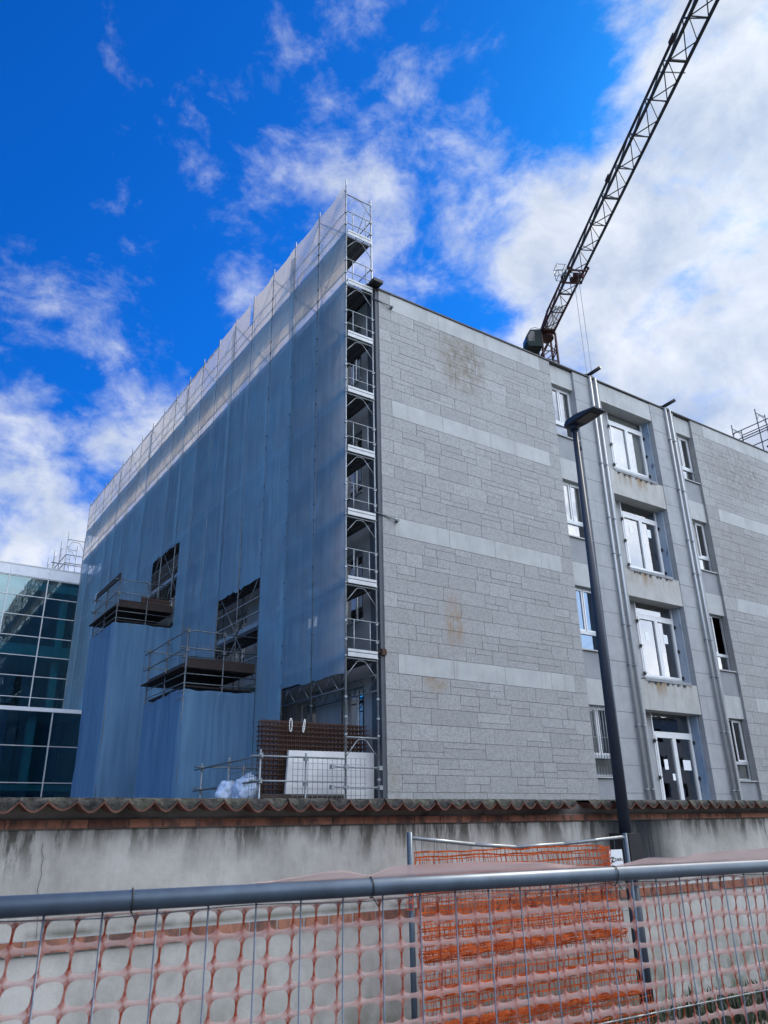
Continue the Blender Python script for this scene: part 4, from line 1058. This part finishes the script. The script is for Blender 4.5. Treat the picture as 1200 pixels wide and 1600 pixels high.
def strip(M_, a, b, w):
    d = (b-a)
    n = Vector((0, -1, 0)); s_ = d.cross(n)
    if s_.length < 1e-7: return
    s_.normalize(); s_ *= w; t = Vector((0, .0012, 0))
    M_.face([a-s_, b-s_, b+s_, a+s_]); M_.face([a-s_+t, a+s_+t, b+s_+t, b-s_+t])
net_band(1.44, .12, .01, FX0+.03, FX0+2.1, 41, -.012, .055, .058)
net_band(1.475, 1.02, .015, FX0+.02, FX0+2.04, 1, 0, .043, .046)
net_band(1.05, .80, .02, FX0+.02, FX0+2.12, 22, .03, .034, .036)
net_band(.98, .86, .02, FX0+.02, FX0+2.13, 23, .045, .040, .034)
net_band(.83, .785, .012, FX0+.02, FX0+2.17, 33, .05, .024, .014)
net_band(.82, .56, .015, FX0+.02, FX0+2.18, 3, .01, .042, .044)
net_band(.60, .555, .012, FX0+.02, FX0+2.24, 35, .05, .024, .014)
net_band(.58, .34, .015, FX0+.02, FX0+2.26, 5, .015, .042, .044)
net_band(.40, .355, .012, FX0-.02, FX0+2.3, 37, .05, .026, .015)
net_band(.37, .08, .02, FX0-.05, FX0+2.4, 7, .02, .038, .042)
net_band(1.30, 1.10, .02, FX0-.07, FX0-.01, 17, .0, .02, .04)
net_band(1.46, 1.14, .02, FX0+1.96, FX0+2.08, 19, .04, .022, .03)
tag(OM.build('safety_mesh', 'orange2'), 'bright orange fine safety mesh sagging in folds on the rear fence panel', 'safety mesh')
# sign
sg = MB(); sg.box(5.715, 5.88, FY-.035, FY-.031, 1.275, 1.435); sgo = sg.build('fence_sign', 'paper'); tag(sgo, 'small square white sign with dark lettering wired to the rear fence panel', 'sign')
def text(body, loc, size, mat, parent, ext=.001, rot=(R(90), 0, 0), off=0.0):
    cu = bpy.data.curves.new('lettering', 'FONT'); cu.body = body; cu.size = size; cu.extrude = ext; cu.offset = off
    t = bpy.data.objects.new('tmp', cu); COL.objects.link(t); bpy.context.view_layer.update()
    me = bpy.data.meshes.new_from_object(t); bpy.data.objects.remove(t)
    me.transform(Matrix.Rotation(rot[0], 4, 'X')); me.transform(Matrix.Translation(loc)); me.materials.clear(); me.materials.append(MAT[mat])
    o = bpy.data.objects.new('lettering', me); COL.objects.link(o); o.parent = parent; return o
text("ZANI's", (5.768, FY-.0365, 1.343), .036, 'black', sgo)
text("Z", (5.728, FY-.0365, 1.337), .054, 'black', sgo, off=.003)

# ------------------------------------------------------------------ front fence (close to the camera)
FA = Vector((.32, 1.849, 1.517)); FD = Vector((1, -.026, -.0085)).normalized()
FF = thing('site_fence', 'temporary fence with thick blue-grey top tube close to the camera', 'fence', (FA.x, FA.y, 0))
FR = .0205
m = MB(); m.tube(FA-FD*1.2, FA+FD*3.6, FR, 28); m.build('top_rail', 'rail', FF)
def fp(s, z, dy=0): return Vector((FA.x+FD.x*s, FA.y+FD.y*s+dy, z))
def rz(s): return FA.z+FD.z*s
m = MB()
s = -1.08
while s < 3.5: m.tube(fp(s, .10), fp(s, rz(s)-FR*.8), .0021, 6); s += .11645
m.build('vertical_wire', 'wire', FF)
m = MB()
for z in (1.121, .60, .12): m.tube(fp(-1.2, z, -.004), fp(3.6, z, -.004), .0021, 6)
m.build('horizontal_wire', 'galv', FF)
m = MB(); pts = [fp(-1.2+i*.05, rz(-1.2+i*.05)-FR-.007-.004*math.sin(i*.5), .004) for i in range(97)]; m.path(pts, .0013, 5); m.build('lacing_wire', 'wire', FF)
def ring(s, loose=0):
    m = MB(); pts = []
    for k in range(25):
        a = 2*math.pi*k/24; r_ = FR+.003+loose*max(0, math.cos(a-2.2)); pts.append(fp(s+.006*math.sin(a)+loose*.25*math.cos(a), rz(s)+r_*math.cos(a), r_*math.sin(a)))
    m.path(pts, .0017, 6)
    m.tube(pts[14], pts[14]+Vector((.01, -.01, -.022)), .0014, 5)
    m.build('cable_tie', 'black', FF)
ring(.26); ring(.865); ring(1.757, .012); ring(2.9)
for s in (-1.2, 2.35+1.25):
    m = MB(); m.tube(fp(s, 0), fp(s, rz(s)), FR, 14); m.build('post', 'rail', FF)
# salmon mesh with rounded openings
NM = MB(); CH = .0565; rows = 23
us = [-1.15]; rr = random.Random(5)
while us[-1] < 3.3:
    w = .0622+rr.uniform(-.001, .001)
    if us[-1] > 1.85: w = .0540+.012*math.sin(us[-1]*9)
    us.append(us[-1]+w)
def und(u, v):
    k = min(1, max(0, (u-.9)/1.2))
    y = .022+.012*noise.noise(Vector((u*2.2, v*3, 0)))+.010*k*noise.noise(Vector((u*9, v*4, 3)))
    x = u+.012*noise.noise(Vector((u*1.5, v*5, 7)))+.016*k*noise.noise(Vector((u*4, v*6, 9)))+(-.10*(v-.05)*max(0, 1-u) if u < 1 else 0)
    z = -v+.010*noise.noise(Vector((u*2.0, v*2, 5)))+.012*k*noise.noise(Vector((u*5, v*4, 15)))
    p_ = fp(x, 0, y); p_.z = rz(x)-FR-.004+z; return p_
V0 = .0035
K = 24
for i, (a, b) in enumerate(zip(us, us[1:])):
    for j in range(rows):
        v0 = V0+CH*j; v1 = v0+CH
        cu, cv = (a+b)/2, (v0+v1)/2; hw, hh = (b-a)/2, CH/2
        bw = .0048+.0026*min(1, max(0, (a-.9)/.5))+.0012*noise.noise(Vector((a*3, j*.7, 2)))
        bw0 = bw+.003 if j == 0 else bw
        iw, ih = hw-.0023*rr.uniform(.8, 1.25), hh-bw*rr.uniform(.88, 1.12)
        out = []; inn = []; tn = []
        for k in range(K):
            an = 2*math.pi*k/K; ca, sa = math.cos(an), math.sin(an)
            n_ = 3.3; r_ = (abs(ca)**n_+abs(sa)**n_)**(-1/n_); inn.append((cu+iw*r_*ca, cv+ih*r_*sa))
            mx_ = max(abs(ca), abs(sa)); out.append((cu+hw*ca/mx_, cv+hh*sa/mx_)); tn.append(1.0 if abs(ca) > abs(sa)*1.02 and abs(sa/mx_) < .80 else (.6 if abs(ca) > abs(sa) else .05))
        for k in range(K):
            l = (k+1) % K
            NM.face([und(*inn[k]), und(*out[k]), und(*out[l]), und(*inn[l])], (tn[k]+tn[l])/2, True)
no = NM.build('barrier_mesh', 'orange'); 
bm = bmesh.new(); bm.from_mesh(no.data); bmesh.ops.remove_doubles(bm, verts=bm.verts, dist=.0002); bm.to_mesh(no.data); bm.free()
sm = no.modifiers.new('thickness', 'SOLIDIFY'); sm.thickness = .0009
tag(no, 'salmon plastic barrier mesh with rounded openings on the near fence', 'barrier mesh')
# folded film lying on the back of the rail
def crest(s):
    h = 0
    for c, w, a in ((.78, .22, .014), (1.15, .30, .030), (1.50, .16, .012), (1.95, .12, .016), (2.25, .25, .026), (2.62, .25, .036), (3.1, .3, .03)):
        h += a*math.exp(-((s-c)/w)**2)
    h -= .004*max(0, math.sin(s*13)); 
    for c in (.865, 1.757): h *= 1-.75*math.exp(-((s-c)/.05)**2)
    return h*math.exp(-max(0, .62-s)*12)
m = MB(); n = 150
def ff(i, j):
    s = .55+2.6*i/n; f = j/6; c = max(.0005, crest(s))
    if j <= 3: an = math.pi*.05+math.pi*.42*(1-j/3); return fp(s, rz(s)+(FR+.0015)*math.cos(an*1.0), (FR+.0015)*math.sin(an))
    g_ = (j-3)/3; return fp(s, rz(s)+FR+.001+c*g_, .004+.008*g_+.006*noise.noise(Vector((s*8, g_*2, 0))))
m.grid(ff, n, 6); fo = m.build('mesh_fold', 'film', no)

# ------------------------------------------------------------------ weeds at the wall foot
m = MB(); rr = random.Random(12)
for i in range(5200):
    x = rr.uniform(5.2, 14) if rr.random() < .8 else rr.uniform(-1, 6); y = rr.uniform(4.6, 5.48) if x > 5.5 else rr.uniform(5.25, 5.48)
    d = .5+.5*noise.noise(Vector((x*1.3, y*2, 0)))
    if rr.random() > d*1.25: continue
    h_ = rr.uniform(.03, .20)*(.6+.8*d); w = rr.uniform(.006, .02); a = rr.uniform(0, 6.28); dx, dy = math.cos(a)*w, math.sin(a)*w; lx, ly = rr.uniform(-.06, .06), rr.uniform(-.06, .06)
    m.face([(x-dx, y-dy, 0), (x+dx, y+dy, 0), (x+dx*.8+lx*.5, y+dy*.8+ly*.5, h_*.6), (x+lx, y+ly, h_), (x-dx*.8+lx*.5, y-dy*.8+ly*.5, h_*.6)])
tag(m.build('weeds', 'weed'), 'low weeds growing along the foot of the old wall', 'weeds', kind='stuff')

for o in list(COL.objects):   # every top-level mesh keeps its origin; nothing hidden
    pass
